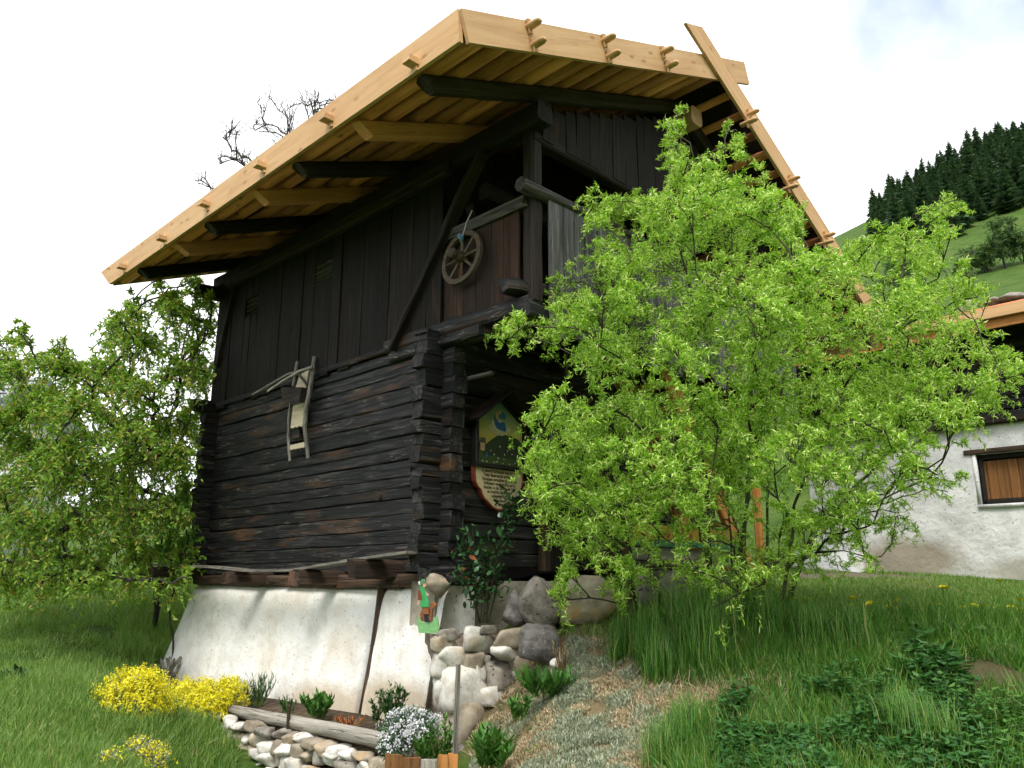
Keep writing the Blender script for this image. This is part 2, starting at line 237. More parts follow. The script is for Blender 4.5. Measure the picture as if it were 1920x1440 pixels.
# ------------------------------------------------------------------ object helpers
WM = {}                                                       # world matrix of every object made
def _link(o, parent, M):
    COL.objects.link(o); WM[o.name] = M
    if parent is not None:
        o.parent = parent; o.matrix_parent_inverse = Matrix.Identity(4); o.matrix_basis = WM[parent.name].inverted() @ M
    else: o.matrix_basis = M
    return o
def tag(o, label=None, cat=None, group=None, kind=None):
    for k, v in (('label', label), ('category', cat), ('group', group), ('kind', kind)):
        if v: o[k] = v
    return o
def empty(name, loc=(0, 0, 0), parent=None):
    e = bpy.data.objects.new(name, None); e.empty_display_size = 0.2
    return _link(e, parent, Matrix.Translation(Vector(loc)))
def np_mesh(name, V, F, mat, smooth=False):
    """V (n,3), F (m,k) faces all with k corners"""
    V = np.ascontiguousarray(V, dtype=np.float32); F = np.ascontiguousarray(F, dtype=np.int32)
    me = bpy.data.meshes.new(name); k = F.shape[1]
    me.vertices.add(len(V)); me.vertices.foreach_set('co', V.ravel())
    me.loops.add(F.size); me.loops.foreach_set('vertex_index', F.ravel())
    me.polygons.add(len(F)); me.polygons.foreach_set('loop_start', np.arange(0, F.size, k, dtype=np.int32))
    if smooth: me.polygons.foreach_set('use_smooth', np.ones(len(F), dtype=bool))
    me.update(calc_edges=True); me.materials.append(MATS[mat]); return me
def py_mesh(name, V, F, mat, smooth=False):
    me = bpy.data.meshes.new(name); me.from_pydata([tuple(v) for v in V], [], F); me.update()
    if smooth: me.polygons.foreach_set('use_smooth', np.ones(len(F), dtype=bool))
    me.materials.append(MATS[mat]); return me
def obj(name, me, parent=None, M=None):
    return _link(bpy.data.objects.new(name, me), parent, M if M is not None else Matrix.Identity(4))
def at_obj(name, V, F, mat, parent=None, smooth=False, base=None):
    """mesh given in world coordinates, its origin moved to base"""
    V = np.asarray(V, float); b = np.array(base if base is not None else V.mean(0))
    fn = np_mesh if isinstance(F, np.ndarray) else py_mesh
    return obj(name, fn(name, V - b, F, mat, smooth), parent, Matrix.Translation(Vector(b)))
def frame(p0, p1, up=(0, 0, 1)):
    p0, p1, up = Vector(p0), Vector(p1), Vector(up)
    x = (p1 - p0).normalized(); y = up.cross(x)
    if y.length < 1e-4: y = Vector((0, 1, 0)).cross(x)
    y.normalize(); z = x.cross(y)
    return Matrix(((x.x, y.x, z.x, p0.x), (x.y, y.y, z.y, p0.y), (x.z, y.z, z.z, p0.z), (0, 0, 0, 1))), (p1 - p0).length
def wob(n, amp, seed):
    r = random.Random(str(seed)); t = np.linspace(0, 1, n); s = np.zeros(n)
    for k in (1.3, 2.9, 6.1, 11.0): s += r.uniform(-1, 1) * np.sin(k * math.pi * t + r.uniform(0, 6.3)) / (k ** 0.6)
    return s * amp
def beam(name, p0, p1, w, h, mat, parent=None, up=(0, 0, 1), seg=None, rough=0.0, bevel=0.18, taper=0.0, seed=None, end_rough=0.0):
    """squared timber from p0 to p1 (axis through its middle); w across, h along up"""
    M, ln = frame(p0, p1, up); seed = random.random() if seed is None else seed
    seg = seg or (1 if not rough else max(3, int(ln / 0.28))); n = seg + 1
    xs = np.linspace(0, ln, n); b = bevel * min(w, h)
    prof = [(-w / 2 + b, -h / 2), (w / 2 - b, -h / 2), (w / 2, -h / 2 + b), (w / 2, h / 2 - b), (w / 2 - b, h / 2), (-w / 2 + b, h / 2), (-w / 2, h / 2 - b), (-w / 2, -h / 2 + b)]
    V = np.zeros((n, 8, 3))
    for j, (a, c) in enumerate(prof):
        V[:, j, 0] = xs; V[:, j, 1] = a; V[:, j, 2] = c
    sc_ = 1 - taper * np.linspace(0, 1, n)[:, None]; V[:, :, 1] *= sc_; V[:, :, 2] *= sc_
    if rough:
        V[:, :, 1] += wob(n, rough, (seed, 1))[:, None]; V[:, :, 2] += wob(n, rough, (seed, 2))[:, None]
        rr = np.random.default_rng(int(seed * 1e6) % 2 ** 31); V[:, :, 1:] += rr.normal(0, rough * 0.3, V[:, :, 1:].shape)
        if end_rough: V[0, :, 0] += rr.uniform(-end_rough, end_rough, 8); V[-1, :, 0] += rr.uniform(-end_rough, end_rough, 8)
    F = [[i * 8 + j, i * 8 + (j + 1) % 8, i * 8 + 8 + (j + 1) % 8, i * 8 + 8 + j] for i in range(seg) for j in range(8)]
    F = [f[::-1] for f in F] + [list(range(8)), [seg * 8 + j for j in range(7, -1, -1)]]
    return obj(name, py_mesh(name, V.reshape(-1, 3), [f[::-1] for f in F], mat), parent, M)
def pole(name, p0, p1, r0, r1, mat, parent=None, n=8, rough=0.0, seg=None, seed=None):
    M, ln = frame(p0, p1); seed = random.random() if seed is None else seed
    seg = seg or (1 if not rough else max(2, int(ln / 0.5))); k = seg + 1
    a = np.linspace(0, 2 * math.pi, n, endpoint=False); R = np.linspace(r0, r1, k)
    V = np.zeros((k, n, 3)); V[:, :, 0] = np.linspace(0, ln, k)[:, None]
    V[:, :, 1] = np.cos(a)[None] * R[:, None]; V[:, :, 2] = np.sin(a)[None] * R[:, None]
    if rough: V[:, :, 1] += wob(k, rough, (seed, 3))[:, None]; V[:, :, 2] += wob(k, rough, (seed, 4))[:, None]
    F = [[i * n + j, i * n + (j + 1) % n, i * n + n + (j + 1) % n, i * n + n + j] for i in range(seg) for j in range(n)]
    F += [list(range(n))[::-1], [seg * n + j for j in range(n)]]
    me = py_mesh(name, V.reshape(-1, 3), F, mat)
    me.polygons.foreach_set('use_smooth', np.array([True] * (seg * n) + [False] * 2))
    return obj(name, me, parent, M)
def tube(path, radii, n=5):
    P = np.asarray(path, float); k = len(P); T = np.gradient(P, axis=0); T /= np.linalg.norm(T, axis=1)[:, None] + 1e-9
    ref = np.array([0.31, 0.17, 0.93]) if abs(T[0] @ np.array([0.31, 0.17, 0.93])) < 0.9 else np.array([1.0, 0, 0])
    A = np.cross(T, ref); A /= np.linalg.norm(A, axis=1)[:, None] + 1e-9; B = np.cross(T, A)
    a = np.linspace(0, 2 * math.pi, n, endpoint=False); R = np.asarray(radii, float)[:, None, None]
    V = P[:, None] + R * (A[:, None] * np.cos(a)[None, :, None] + B[:, None] * np.sin(a)[None, :, None])
    i = np.arange(k - 1)[:, None] * n; j = np.arange(n)[None]
    F = np.stack([i + j, i + (j + 1) % n, i + n + (j + 1) % n, i + n + j], -1).reshape(-1, 4)
    return V.reshape(-1, 3), F
class Bag:
    """quads collected into one mesh (one part)"""
    def __init__(s): s.V = []; s.F = []; s.n = 0
    def add(s, V, F): s.V.append(V); s.F.append(np.asarray(F) + s.n); s.n += len(V); return s
    def tube(s, path, radii, n=5): return s.add(*tube(path, radii, n))
    def box(s, lo, hi):
        (a, b, c), (d, e, f) = lo, hi
        return s.add(np.array([(a, b, c), (d, b, c), (d, e, c), (a, e, c), (a, b, f), (d, b, f), (d, e, f), (a, e, f)], float),
                     np.array([(3, 2, 1, 0), (4, 5, 6, 7), (0, 1, 5, 4), (1, 2, 6, 5), (2, 3, 7, 6), (3, 0, 4, 7)]))
    def build(s, name, mat, parent=None, smooth=False, base=None):
        return at_obj(name, np.concatenate(s.V), np.concatenate(s.F), mat, parent, smooth, base)
def blades(pos, axis, side, L, W, curl, K=3, prof='leaf', base=None):
    """strips: leaves or grass blades; vectorised. curl bends the strip towards axis x side"""
    N = len(pos); axis = axis / (np.linalg.norm(axis, axis=1)[:, None] + 1e-9)
    side = side - axis * (side * axis).sum(1)[:, None]; side /= np.linalg.norm(side, axis=1)[:, None] + 1e-9
    nr = np.cross(axis, side); t = np.linspace(0, 1, K + 1)
    c = np.where(np.abs(curl) < 1e-3, 1e-3, curl)[:, None] * np.ones(K + 1)
    X = L[:, None] * np.sin(c * t) / c; Y = L[:, None] * (1 - np.cos(c * t)) / c
    wv = {'leaf': np.sin(np.pi * (0.12 + 0.84 * t)) ** 0.8, 'blade': (1 - 0.9 * t ** 1.6), 'petal': 0.5 + 0.5 * np.sin(np.pi * (0.1 + 0.75 * t))}[prof]
    C = pos[:, None] + X[..., None] * axis[:, None] + Y[..., None] * nr[:, None]
    S = side[:, None] * (W[:, None] * wv * 0.5)[..., None]
    V = np.stack([C - S, C + S], 2).reshape(-1, 3)
    i = (np.arange(N)[:, None] * (K + 1) * 2 + np.arange(K)[None] * 2)
    F = np.stack([i, i + 1, i + 3, i + 2], -1).reshape(-1, 4)
    return V, F
def rdir(n, up=0.0, rng=RNG):
    v = rng.normal(0, 1, (n, 3)); v[:, 2] += up; return v / np.linalg.norm(v, axis=1)[:, None]
def prism(name, pts, y0, y1, mat, parent, M):
    """outline (x,z) in local coordinates, thick from y0 to y1"""
    n = len(pts); V = [(x, y0, z) for x, z in pts] + [(x, y1, z) for x, z in pts]
    F = [list(range(n)), list(range(2 * n - 1, n - 1, -1))] + [[(i + 1) % n, i, n + i, n + (i + 1) % n] for i in range(n)]
    return obj(name, py_mesh(name, V, F, mat), parent, M)
_ico = None
def stone_mesh(name, size, mat, seed, sub=3, planes=11, flat=0.0):
    global _ico
    import bmesh
    if _ico is None or _ico[0] != sub:
        bm = bmesh.new(); bmesh.ops.create_icosphere(bm, subdivisions=sub, radius=1)
        bm.verts.ensure_lookup_table(); _ico = (sub, np.array([v.co[:] for v in bm.verts]), np.array([[v.index for v in f.verts] for f in bm.faces])); bm.free()
    D, F = _ico[1], _ico[2]; r = np.random.default_rng(seed)
    Np = r.normal(0, 1, (planes, 3)); Np /= np.linalg.norm(Np, axis=1)[:, None]; d = r.uniform(0.50, 0.95, planes)
    if flat: Np[:6] = np.array([(1, 0, 0), (-1, 0, 0), (0, 1, 0), (0, -1, 0), (0, 0, 1), (0, 0, -1)]) + r.normal(0, 0.13, (6, 3)); d[:6] = r.uniform(0.70, 0.8, 6)
    dots = D @ Np.T; q = np.where(dots > 0.05, d[None] / np.maximum(dots, 0.05), 9.0)
    rad = -np.log(np.exp(-90 * np.minimum(q, 1.25)).sum(1)) / 90
    rad = np.clip(rad, 0.45, 1.2)
    for k in (3.1, 7.3, 15.0): ph = r.uniform(0, 6.3, 3); rad += 0.026 / (k ** 0.4) * (np.sin(D[:, 0] * k + ph[0]) * np.sin(D[:, 1] * k * 1.1 + ph[1]) + np.sin(D[:, 2] * k + ph[2]) * 0.6)
    V = D * rad[:, None]; V = (V - (V.max(0) + V.min(0)) / 2) / (V.max(0) - V.min(0)); return np_mesh(name, V * np.array(size), F, mat, False)
def stone(name, c, size, mat, seed, parent=None, rot=0.0, tilt=0.0, **k):
    M = Matrix.Translation(Vector(c)) @ Matrix.Rotation(rot, 4, 'Z') @ Matrix.Rotation(tilt, 4, 'Y')
    return obj(name, stone_mesh(name, size, mat, seed, **k), parent, M)

# ------------------------------------------------------------------ ground: one sheet, from the camera's feet to the hill crest
CTRL = [  # pixel column, pixel row, distance: where the photograph shows the ground
 (-400,1440,6.5),(0,1440,6.6),(260,1450,7.2),(350,1500,8.0),(430,1530,7.7),(560,1570,7.2),(720,1580,6.6),(860,1500,6.8),(1000,1440,6.3),(1250,1440,5.7),(1500,1440,5.3),(1750,1440,5.1),(1920,1440,5.0),(2300,1440,5.0),
 (-300,1310,9),(0,1300,9.2),(150,1300,9.3),(270,1350,8.9),(270,1290,10.6),(-300,1190,13),(0,1180,13.2),(200,1190,13.4),(300,1195,14.5),(325,1292,12.2),(365,1305,11.4),(-300,1115,18),(0,1110,18.5),(250,1092,18.5),(350,1085,17.5),
 (-300,1070,30),(0,1060,30),(300,1050,30),(0,1015,60),(300,1000,60),(0,960,120),(400,930,120),(-500,1000,120),
 (450,1335,11),(700,1400,8.8),(600,1200,14),(820,1410,8.1),(930,1440,7.1),(955,1375,7.75),(990,1320,8.0),(930,1330,8.1),(975,1260,8.5),(560,1380,9.5),(1000,1175,8.8),(1050,1195,8.15),(1150,1165,8.3),(1400,1152,7.6),(1260,1140,8.6),(1600,1142,8.6),(1900,1150,8.2),(2300,1150,8),
 (1500,1092,12.0),(1700,1092,11.6),(1900,1100,11.6),(1656,1064,15.6),(1500,1060,16.0),(1900,1084,13.3),(1200,1090,11),(1000,1080,12),(2300,1085,13),
 (1150,1300,7.0),(1050,1290,7.35),(1300,1250,7.1),(1500,1235,6.9),(1700,1225,6.9),(1900,1225,6.9),(2300,1225,6.8),(1100,1370,6.6),(1300,1350,6.3),(1600,1330,6.0),(1850,1330,5.8),
 (1550,1000,20),(1900,990,19),(1300,1020,20),(900,1050,22),(600,1060,22),
 (1500,770,27),(1900,640,26),(2300,560,26),(1300,760,30),(1000,850,30),(700,950,32),(1560,630,45),(1900,510,52),(2300,420,52),(1700,530,60),(1300,600,70),(1000,760,70),(700,880,80),
 (1560,480,100),(1750,395,100),(1920,300,100),(2300,170,100),(1300,600,110),(1000,740,110),(1920,262,135),(1560,440,135),(2300,120,135)]
for px in (-900, -300, 300, 900, 1500, 2100, 2700):
    CTRL += [(px, 1088 + 1.52 / 3.2 * 1540, 3.2), (px, 1088 + 1.58 / 1.6 * 1540, 1.6)]
_cp = []
for px, py, D in CTRL:
    d = ray(px, py) / (ray(px, py) @ _H) * D; r_ = math.hypot(d[0], d[1]); _cp.append((math.atan2(d @ _R, d @ _H) * 2.0, math.log(r_) * 1.4, d[2] / r_))
_cp = np.array(_cp)
def _phi(r2): return 0.5 * r2 * np.log(r2 + 1e-9)
_n = len(_cp); _K = _phi(((_cp[:, None, :2] - _cp[None, :, :2]) ** 2).sum(-1)) + 0.004 * np.eye(_n); _Pm = np.hstack([np.ones((_n, 1)), _cp[:, :2]])
_A = np.zeros((_n + 3, _n + 3)); _A[:_n, :_n] = _K; _A[:_n, _n:] = _Pm; _A[_n:, :_n] = _Pm.T
_W = np.linalg.solve(_A, np.concatenate([_cp[:, 2], np.zeros(3)]))
def gz(x, y):
    x = np.atleast_1d(np.asarray(x, float)); y = np.atleast_1d(np.asarray(y, float))
    dx, dy = x - CAM[0], y - CAM[1]; Df = dx * _H[0] + dy * _H[1]; Lt = dx * _R[0] + dy * _R[1]
    r0 = np.hypot(Df, Lt); r = np.clip(r0, 1.0, 140.0); a = np.arctan2(Lt, Df)
    a = np.where(np.abs(a) < 0.62, a, np.sign(a) * np.where(np.abs(a) < 1.2, 0.62, 0.62 * (math.pi - np.abs(a)) / (math.pi - 1.2)))
    q = np.stack([a * 2.0, np.log(r) * 1.4], -1); out = np.zeros(len(x))
    for i in range(0, len(x), 20000):
        s = slice(i, i + 20000); K = _phi(((q[s, None] - _cp[None, :, :2]) ** 2).sum(-1)); out[s] = K @ _W[:_n] + _W[_n] + q[s] @ _W[_n + 1:]
    return CAM[2] + out * r + 0.014 * np.sin(x * 4.1 + 1) * np.sin(y * 3.7) + 0.010 * np.sin(x * 9.3) * np.sin(y * 10.1 + 2)
def g1(x, y): return float(gz(x, y)[0])
rs = np.concatenate([[0.0], np.geomspace(0.6, 1200, 170)]); az = np.concatenate([np.linspace(-0.72, 0.72, 260), np.linspace(0.74, 2 * math.pi - 0.74, 90)])
RR, AA = np.meshgrid(rs, az, indexing='ij')
GX = CAM[0] + RR * (np.cos(AA) * _H[0] + np.sin(AA) * _R[0]); GY = CAM[1] + RR * (np.cos(AA) * _H[1] + np.sin(AA) * _R[1])
GZ = gz(GX.ravel(), GY.ravel()).reshape(GX.shape)
na = len(az); i_, j_ = np.meshgrid(np.arange(len(rs) - 1), np.arange(na), indexing='ij'); j2 = (j_ + 1) % na
GF = np.stack([i_ * na + j_, i_ * na + j2, (i_ + 1) * na + j2, (i_ + 1) * na + j_], -1).reshape(-1, 4)
m, n_, p, o_, N, L = mat_nodes('ground')
t = N('ShaderNodeTexCoord')
a = N('ShaderNodeTexNoise', Scale=0.9, Detail=8.0, Roughness=0.65); L(t.outputs['Object'], a.inputs[0])
b = N('ShaderNodeTexNoise', Scale=16.0, Detail=6.0, Roughness=0.7); L(t.outputs['Object'], b.inputs[0])
ra = ramp(N, [(0.3, (0.038, 0.075, 0.016)), (0.5, (0.06, 0.115, 0.022)), (0.62, (0.085, 0.13, 0.03)), (0.75, (0.14, 0.125, 0.05))]); L(a.outputs[0], ra.inputs[0])
rb = ramp(N, [(0.3, (0.45, 0.42, 0.36)), (0.65, (1.25, 1.25, 1.15))]); L(b.outputs[0], rb.inputs[0])
L(mixc(N, L, 1.0, ra.outputs[0], rb.outputs[0], 'MULTIPLY'), p.inputs['Base Color']); p.inputs['Roughness'].default_value = 0.95; p.inputs['Specular IOR Level'].default_value = 0.1
bp = N('ShaderNodeBump', Strength=0.7, Distance=0.05); L(b.outputs[0], bp.inputs['Height']); L(bp.outputs[0], p.inputs['Normal'])
def onground(px, py, h=0.0, D0=4.5, D1=30.0):
    """first point along the line of sight that is h above the ground"""
    D = np.linspace(D0, D1, 700); d = ray(px, py); d = d / (d @ _H); P = CAM + d[None] * D[:, None]; k = np.nonzero(P[:, 2] - gz(P[:, 0], P[:, 1]) < h)[0]
    return P[k[0]] if len(k) else P[-1]
for px, py, rad, col in ((1060, 1190, (1.0, 0.9, 1), (0.16, 0.12, 0.075)), (960, 1300, (0.8, 1.0, 1), (0.15, 0.11, 0.065)), (1080, 1350, (0.9, 1.2, 1), (0.20, 0.145, 0.085)), (1330, 1330, (0.8, 0.8, 1), (0.20, 0.145, 0.085)),
        (1540, 1380, (1.0, 0.9, 1), (0.055, 0.045, 0.028)), (1840, 1360, (0.9, 0.9, 1), (0.07, 0.055, 0.036)), (1560, 1078, (1.2, 2.2, 1), (0.19, 0.16, 0.12)), (1700, 1098, (1.6, 0.5, 1), (0.17, 0.135, 0.09)), (330, 1330, (0.7, 0.7, 1), (0.10, 0.08, 0.05)), (1850, 1262, (0.5, 0.5, 1), (0.085, 0.065, 0.04)), (950, 1250, (0.6, 0.7, 1), (0.13, 0.095, 0.06))):
    stain('ground', tuple(onground(px, py)), rad, col, 2.5)
ground = obj('ground', np_mesh('ground', np.stack([GX, GY, GZ], -1).reshape(-1, 3), GF, 'ground', True)); tag(ground, kind='structure')

# ------------------------------------------------------------------ the old barn
barn = tag(empty('barn', (0, 0, -0.2)), 'blackened log barn with balcony, new pale roof boards and white plinth', 'barn')
# ---- log walls, every log its own piece; alternate logs run out past the corner
LY, LX, ZT = 5.72, 5.6, 2.62
lw = empty('log_wall', (0, 0, 0), barn); rw = empty('log_wall', (0, 0, 0), barn)
zs = [0.0]; rl = random.Random(3)
while zs[-1] < ZT - 0.1: zs.append(min(ZT, zs[-1] + rl.uniform(0.12, 0.215)))
if ZT - zs[-1] > 1e-6: zs.append(ZT)
def log(p0, p1, w, h, par, rough=0.010):
    return beam('log', p0, p1, w, h, 'black_log', par, rough=rough, bevel=0.075, end_rough=0.025)
for i in range(len(zs) - 1):
    z0, z1 = zs[i], zs[i + 1]; zc = (z0 + z1) / 2; h = z1 - z0 - 0.004
    d = rl.uniform(-0.012, 0.012)
    log((0.09 + d, -0.17 + rl.uniform(-0.03, 0.03), zc), (0.09 + d, LY + 0.2 + rl.uniform(-0.03, 0.03), zc), 0.19, h, lw)
    zo = zc + (z1 - z0) * 0.42
    d = rl.uniform(-0.012, 0.012)
    if zo + h / 2 < ZT + 0.1:
        log((-0.27 + rl.uniform(-0.03, 0.03), 0.09 + d, zo), (LX, 0.09 + d, zo), 0.19, h, rw)
for y in (LY,):                                             # ends of the far cross wall showing at the far corner
    for i in range(len(zs) - 1):
        zo = (zs[i] + zs[i + 1]) / 2 + 0.06
        log((-0.22 + rl.uniform(-0.03, 0.03), y, zo), (0.5, y, zo), 0.19, zs[i + 1] - zs[i] - 0.004, lw)
beam('log', (-0.34, LY + 0.1, 2.66), (0.4, LY + 0.1, 2.66), 0.2, 0.19, 'black_log', lw, rough=0.012, end_rough=0.02)
bw = Bag(); bw.box((0.2, LY, -0.1), (LX, LY + 0.12, 5.0)); bw.box((LX - 0.1, 0.2, -0.1), (LX + 0.02, LY, 4.7)); bw.build('rear_wall', 'dark_plank', barn)
# small square holes and pegs in the log wall, their shade put into near-black blocks
for px, py in ((427, 968), (472, 965), (544, 957), (640, 942), (715, 933), (689, 684)):
    c = onx(px, py, 0.0); bb = Bag(); bb.box((-0.012, c[1] - 0.03, c[2] - 0.03), (0.02, c[1] + 0.03, c[2] + 0.03)); bb.build('peg_hole', 'hollow_shade', barn)
# ---- boarded upper wall on the left, one plank after the other
up = empty('boarded_wall', (0, 0, 2.6), barn)
y = -0.02; rl = random.Random(5)
VENTS = [(2.30, 2.94, 3.95, 4.27), (4.46, 4.88, 3.97, 4.28)]
while y < LY + 0.08:
    wdt = min(rl.uniform(0.19, 0.31), LY + 0.14 - y); xo = -0.035 - 0.022 * rl.random(); zb = 2.60 + (0.05 if y < 1.5 else rl.uniform(-0.02, 0.05))
    y1 = y + wdt
    cuts = [v for v in VENTS if v[0] < (y + y1) / 2 < v[1]]
    spans = [(zb, 4.72)] if not cuts else [(zb, cuts[0][2]), (cuts[0][3], 4.72)]
    for a, b in spans:
        beam('plank', (xo, y + wdt / 2, a), (xo, y + wdt / 2, b), 0.032, wdt - 0.006, 'dark_plank', up, up=(0, 1, 0), rough=0.004, seg=5, bevel=0.08, end_rough=0.006)
    y = y1
for (a, b, c, d), nsl in zip(VENTS, (6, 4)):
    v = Bag(); v.box((0.10, a - 0.08, c - 0.08), (0.12, b + 0.08, d + 0.08)); vo = v.build('vent_back', 'hollow_shade', up)
    for k in range(nsl):
        z = c + (k + 0.5) * (d - c) / nsl
        beam('vent_slat', (-0.03, a - 0.03, z), (-0.03, b + 0.03, z), 0.05, 0.014, 'grey_beam', up, up=(0.5, 0, 1), rough=0.002, seg=3)
beam('bottom_rail', (-0.05, 0.9, 2.66), (-0.05, LY + 0.1, 2.66), 0.05, 0.07, 'black_log', up, rough=0.006)
# ---- wall plates and braces
beam('wall_plate', (0.0, -1.62, 4.79), (0.0, LY + 0.25, 4.83), 0.24, 0.26, 'dark_beam', barn, rough=0.012, end_rough=0.02)
beam('wall_plate', (-0.13, -0.2, 4.62), (-0.13, LY - 0.35, 4.66), 0.12, 0.16, 'dark_beam', barn, rough=0.012, end_rough=0.02)
beam('wall_plate', (-0.42, LY + 0.2, 4.62), (0.6, LY + 0.2, 4.70), 0.2, 0.22, 'dark_beam', barn, rough=0.012, end_rough=0.02)
beam('brace', onx(738, 657, -0.09), onx(905, 285, -0.09), 0.07, 0.16, 'dark_beam', barn, up=(1, 0, 0), rough=0.01)
beam('brace', (-0.07, 5.62, 3.3), (-0.07, 5.22, 4.75), 0.07, 0.13, 'dark_beam', barn, up=(1, 0, 0), rough=0.01)
beam('brace', onx(880, 385, 0.0), onx(862, 430, 0.0) + np.array([0.25, 0, 0]), 0.08, 0.1, 'dark_beam', barn, rough=0.006)
# ---- balcony jutting out on the right-hand gable side
bal = empty('balcony', (0, -1.4, 2.6), barn)
beam('floor_beam', (0.03, 1.05, 2.72), (0.03, -1.42, 2.67), 0.22, 0.17, 'black_log', bal, rough=0.014, end_rough=0.03)
beam('floor_beam', (0.02, 0.95, 2.57), (0.02, -0.7, 2.55), 0.2, 0.13, 'black_log', bal, rough=0.014, end_rough=0.03)
for x in (1.9, 3.8, 5.5): beam('floor_beam', (x, 0.3, 2.62), (x, -1.40, 2.62), 0.2, 0.2, 'dark_beam', bal, rough=0.014, end_rough=0.03)
beam('bracket', (-0.26, -1.22, 2.86), (0.25, -1.36, 2.86), 0.17, 0.16, 'black_log', bal, rough=0.02, end_rough=0.04)
beam('floor_beam', (-0.1, -1.40, 2.60), (5.7, -1.40, 2.60), 0.16, 0.16, 'black_log', bal, rough=0.014)
x = 0.3
while x < 5.5:
    beam('floor_board', (x, 0.0, 2.76), (x, -1.36, 2.76), 0.24, 0.035, 'dark_plank', bal, rough=0.003); x += 0.245
beam('post', (0.07, -1.36, 2.72), (0.07, -1.36, 4.68), 0.17, 0.17, 'dark_beam', bal, up=(0, 1, 0), rough=0.006)
for x in (2.8, 5.45): beam('post', (x, -1.34, 2.72), (x, -1.34, 4.6), 0.16, 0.16, 'dark_beam', bal, up=(0, 1, 0), rough=0.006)
pole('rail', (-0.22, -1.46, 3.93), (5.6, -1.44, 3.87), 0.082, 0.075, 'grey_beam', bal, n=7, rough=0.012)
beam('rail', (-0.04, 0.02, 3.83), (-0.04, -1.36, 3.83), 0.06, 0.13, 'grey_beam', bal, rough=0.008, end_rough=0.02)
y = -0.03
while y > -1.24:                                            # side boards behind the wheel
    wd = rl.uniform(0.17, 0.26); wd = min(wd, y + 1.27)
    if wd < 0.03: break
    beam('plank', (-0.012, y - wd / 2, 2.74), (-0.012, y - wd / 2, 3.80), 0.026, wd - 0.005, 'brown_plank', bal, up=(0, 1, 0), rough=0.003, seg=4, bevel=0.08); y -= wd
x = 0.17
while x < 5.5:                                              # weathered front boards
    wd = rl.uniform(0.15, 0.24); zb = 2.55 - rl.uniform(0, 0.2)
    beam('plank', (x + wd / 2, -1.495, zb), (x + wd / 2, -1.495, 3.86), wd - rl.uniform(0.006, 0.016), 0.026, 'grey_plank', bal, up=(0, 1, 0), rough=0.004, seg=5, bevel=0.1, end_rough=0.012); x += wd
# ---- gable boards over the balcony opening
gab = empty('gable', (0, -1.4, 4.6), barn)
beam('gable_beam', (0.0, -1.38, 4.60), (5.65, -1.38, 4.60), 0.16, 0.12, 'dark_beam', gab, rough=0.006)
SL = math.tan(math.radians(21.5)); SR = math.tan(math.radians(27.8)); XR = 2.85
def roof_under(x): return (4.93 + SL * x) if x < XR else (4.93 + SL * XR - SR * (x - XR))
x = 0.12
while x < 5.5:
    wd = rl.uniform(0.15, 0.26); top = min(roof_under(x), roof_under(x + wd)) - 0.02
    if top > 4.64: beam('plank', (x + wd / 2, -1.44 - 0.02 * rl.random(), 4.58), (x + wd / 2, -1.44 - 0.02 * rl.random(), top), wd - 0.007, 0.03, 'dark_plank', gab, up=(0, 1, 0), rough=0.004, seg=4, bevel=0.08)
    x += wd
x = 0.0
while x < 5.5:                                              # inner wall of the loft behind the balcony
    beam('inner_plank', (x + 0.14, 0.06, 2.64), (x + 0.14, 0.06, roof_under(x + 0.14) - 0.03), 0.27, 0.03, 'dark_plank', gab, up=(0, 1, 0), rough=0.003, seg=2); x += 0.28
beam('tie_beam', (0.1, -0.55, 4.28), (5.4, -0.55, 4.2), 0.16, 0.2, 'dark_beam', gab, rough=0.008)
beam('ridge_support', (XR, 0.1, roof_under(XR) - 0.12), (XR, -1.75, roof_under(XR) - 0.12), 0.26, 0.26, 'new_board', gab)
# ---- door on the gable side, behind the willow
dr = empty('door', (2.2, -0.03, 0), barn)
for x in (1.62, 2.78): beam('door_post', (x, -0.04, 0.02), (x, -0.04, 1.95), 0.14, 0.12, 'sill_wood', dr, up=(0, 1, 0), rough=0.004)
beam('door_lintel', (1.5, -0.04, 2.0), (2.9, -0.04, 2.0), 0.12, 0.14, 'sill_wood', dr, rough=0.004)
for k in range(5): beam('door_board', (1.81 + k * 0.195, -0.012, 0.03), (1.81 + k * 0.195, -0.012, 1.93), 0.19, 0.03, 'dark_plank', dr, up=(0, 1, 0), rough=0.003)
pole('wall_peg', (0.22, 0.05, 2.13), (0.20, -0.62, 2.12), 0.035, 0.028, 'grey_beam', barn, rough=0.004)
# ---- roof
roof = empty('roof', (XR, 0, 5), barn)
GY0, GY1, EX = -2.1, 6.45, -1.593
RSTOP = 7.6
def zraf(x): return roof_under(x)
for i, (yy, new) in enumerate([(-1.46, 0), (-0.33, 1), (0.84, 0), (1.86, 1), (3.1, 0), (4.15, 1), (5.42, 0)]):
    mt = 'new_rafter' if new else 'dark_beam'
    x1 = 0.35 if new else XR
    x0 = -1.50 if new else -1.53
    o = beam('rafter', (x0, yy, zraf(x0) + 0.145), (x1, yy, zraf(x1) + 0.145), 0.15 if new else 0.16, 0.175, mt, roof, rough=0.0 if new else 0.008, bevel=0.08 if new else 0.26)
    for v in o.data.vertices:                               # splayed rafter tail
        if v.co.x < 0.03 and v.co.z < 0.0: v.co.x += 0.13 if new else 0.09
    if not new: beam('rafter', (XR + 0.02, yy, zraf(XR) + 0.145), (7.3, yy, zraf(7.3) + 0.145), 0.16, 0.175, mt, roof, rough=0.008, bevel=0.26)
def slope_pt(side, s):                                      # s metres up the slope from the eave, underside of the poles
    if side == 'l': c = math.cos(math.atan(SL)); x = -1.56 + s * c
    else: c = math.cos(math.atan(SR)); x = 7.5 - s * c
    return x, zraf(x) + 0.24
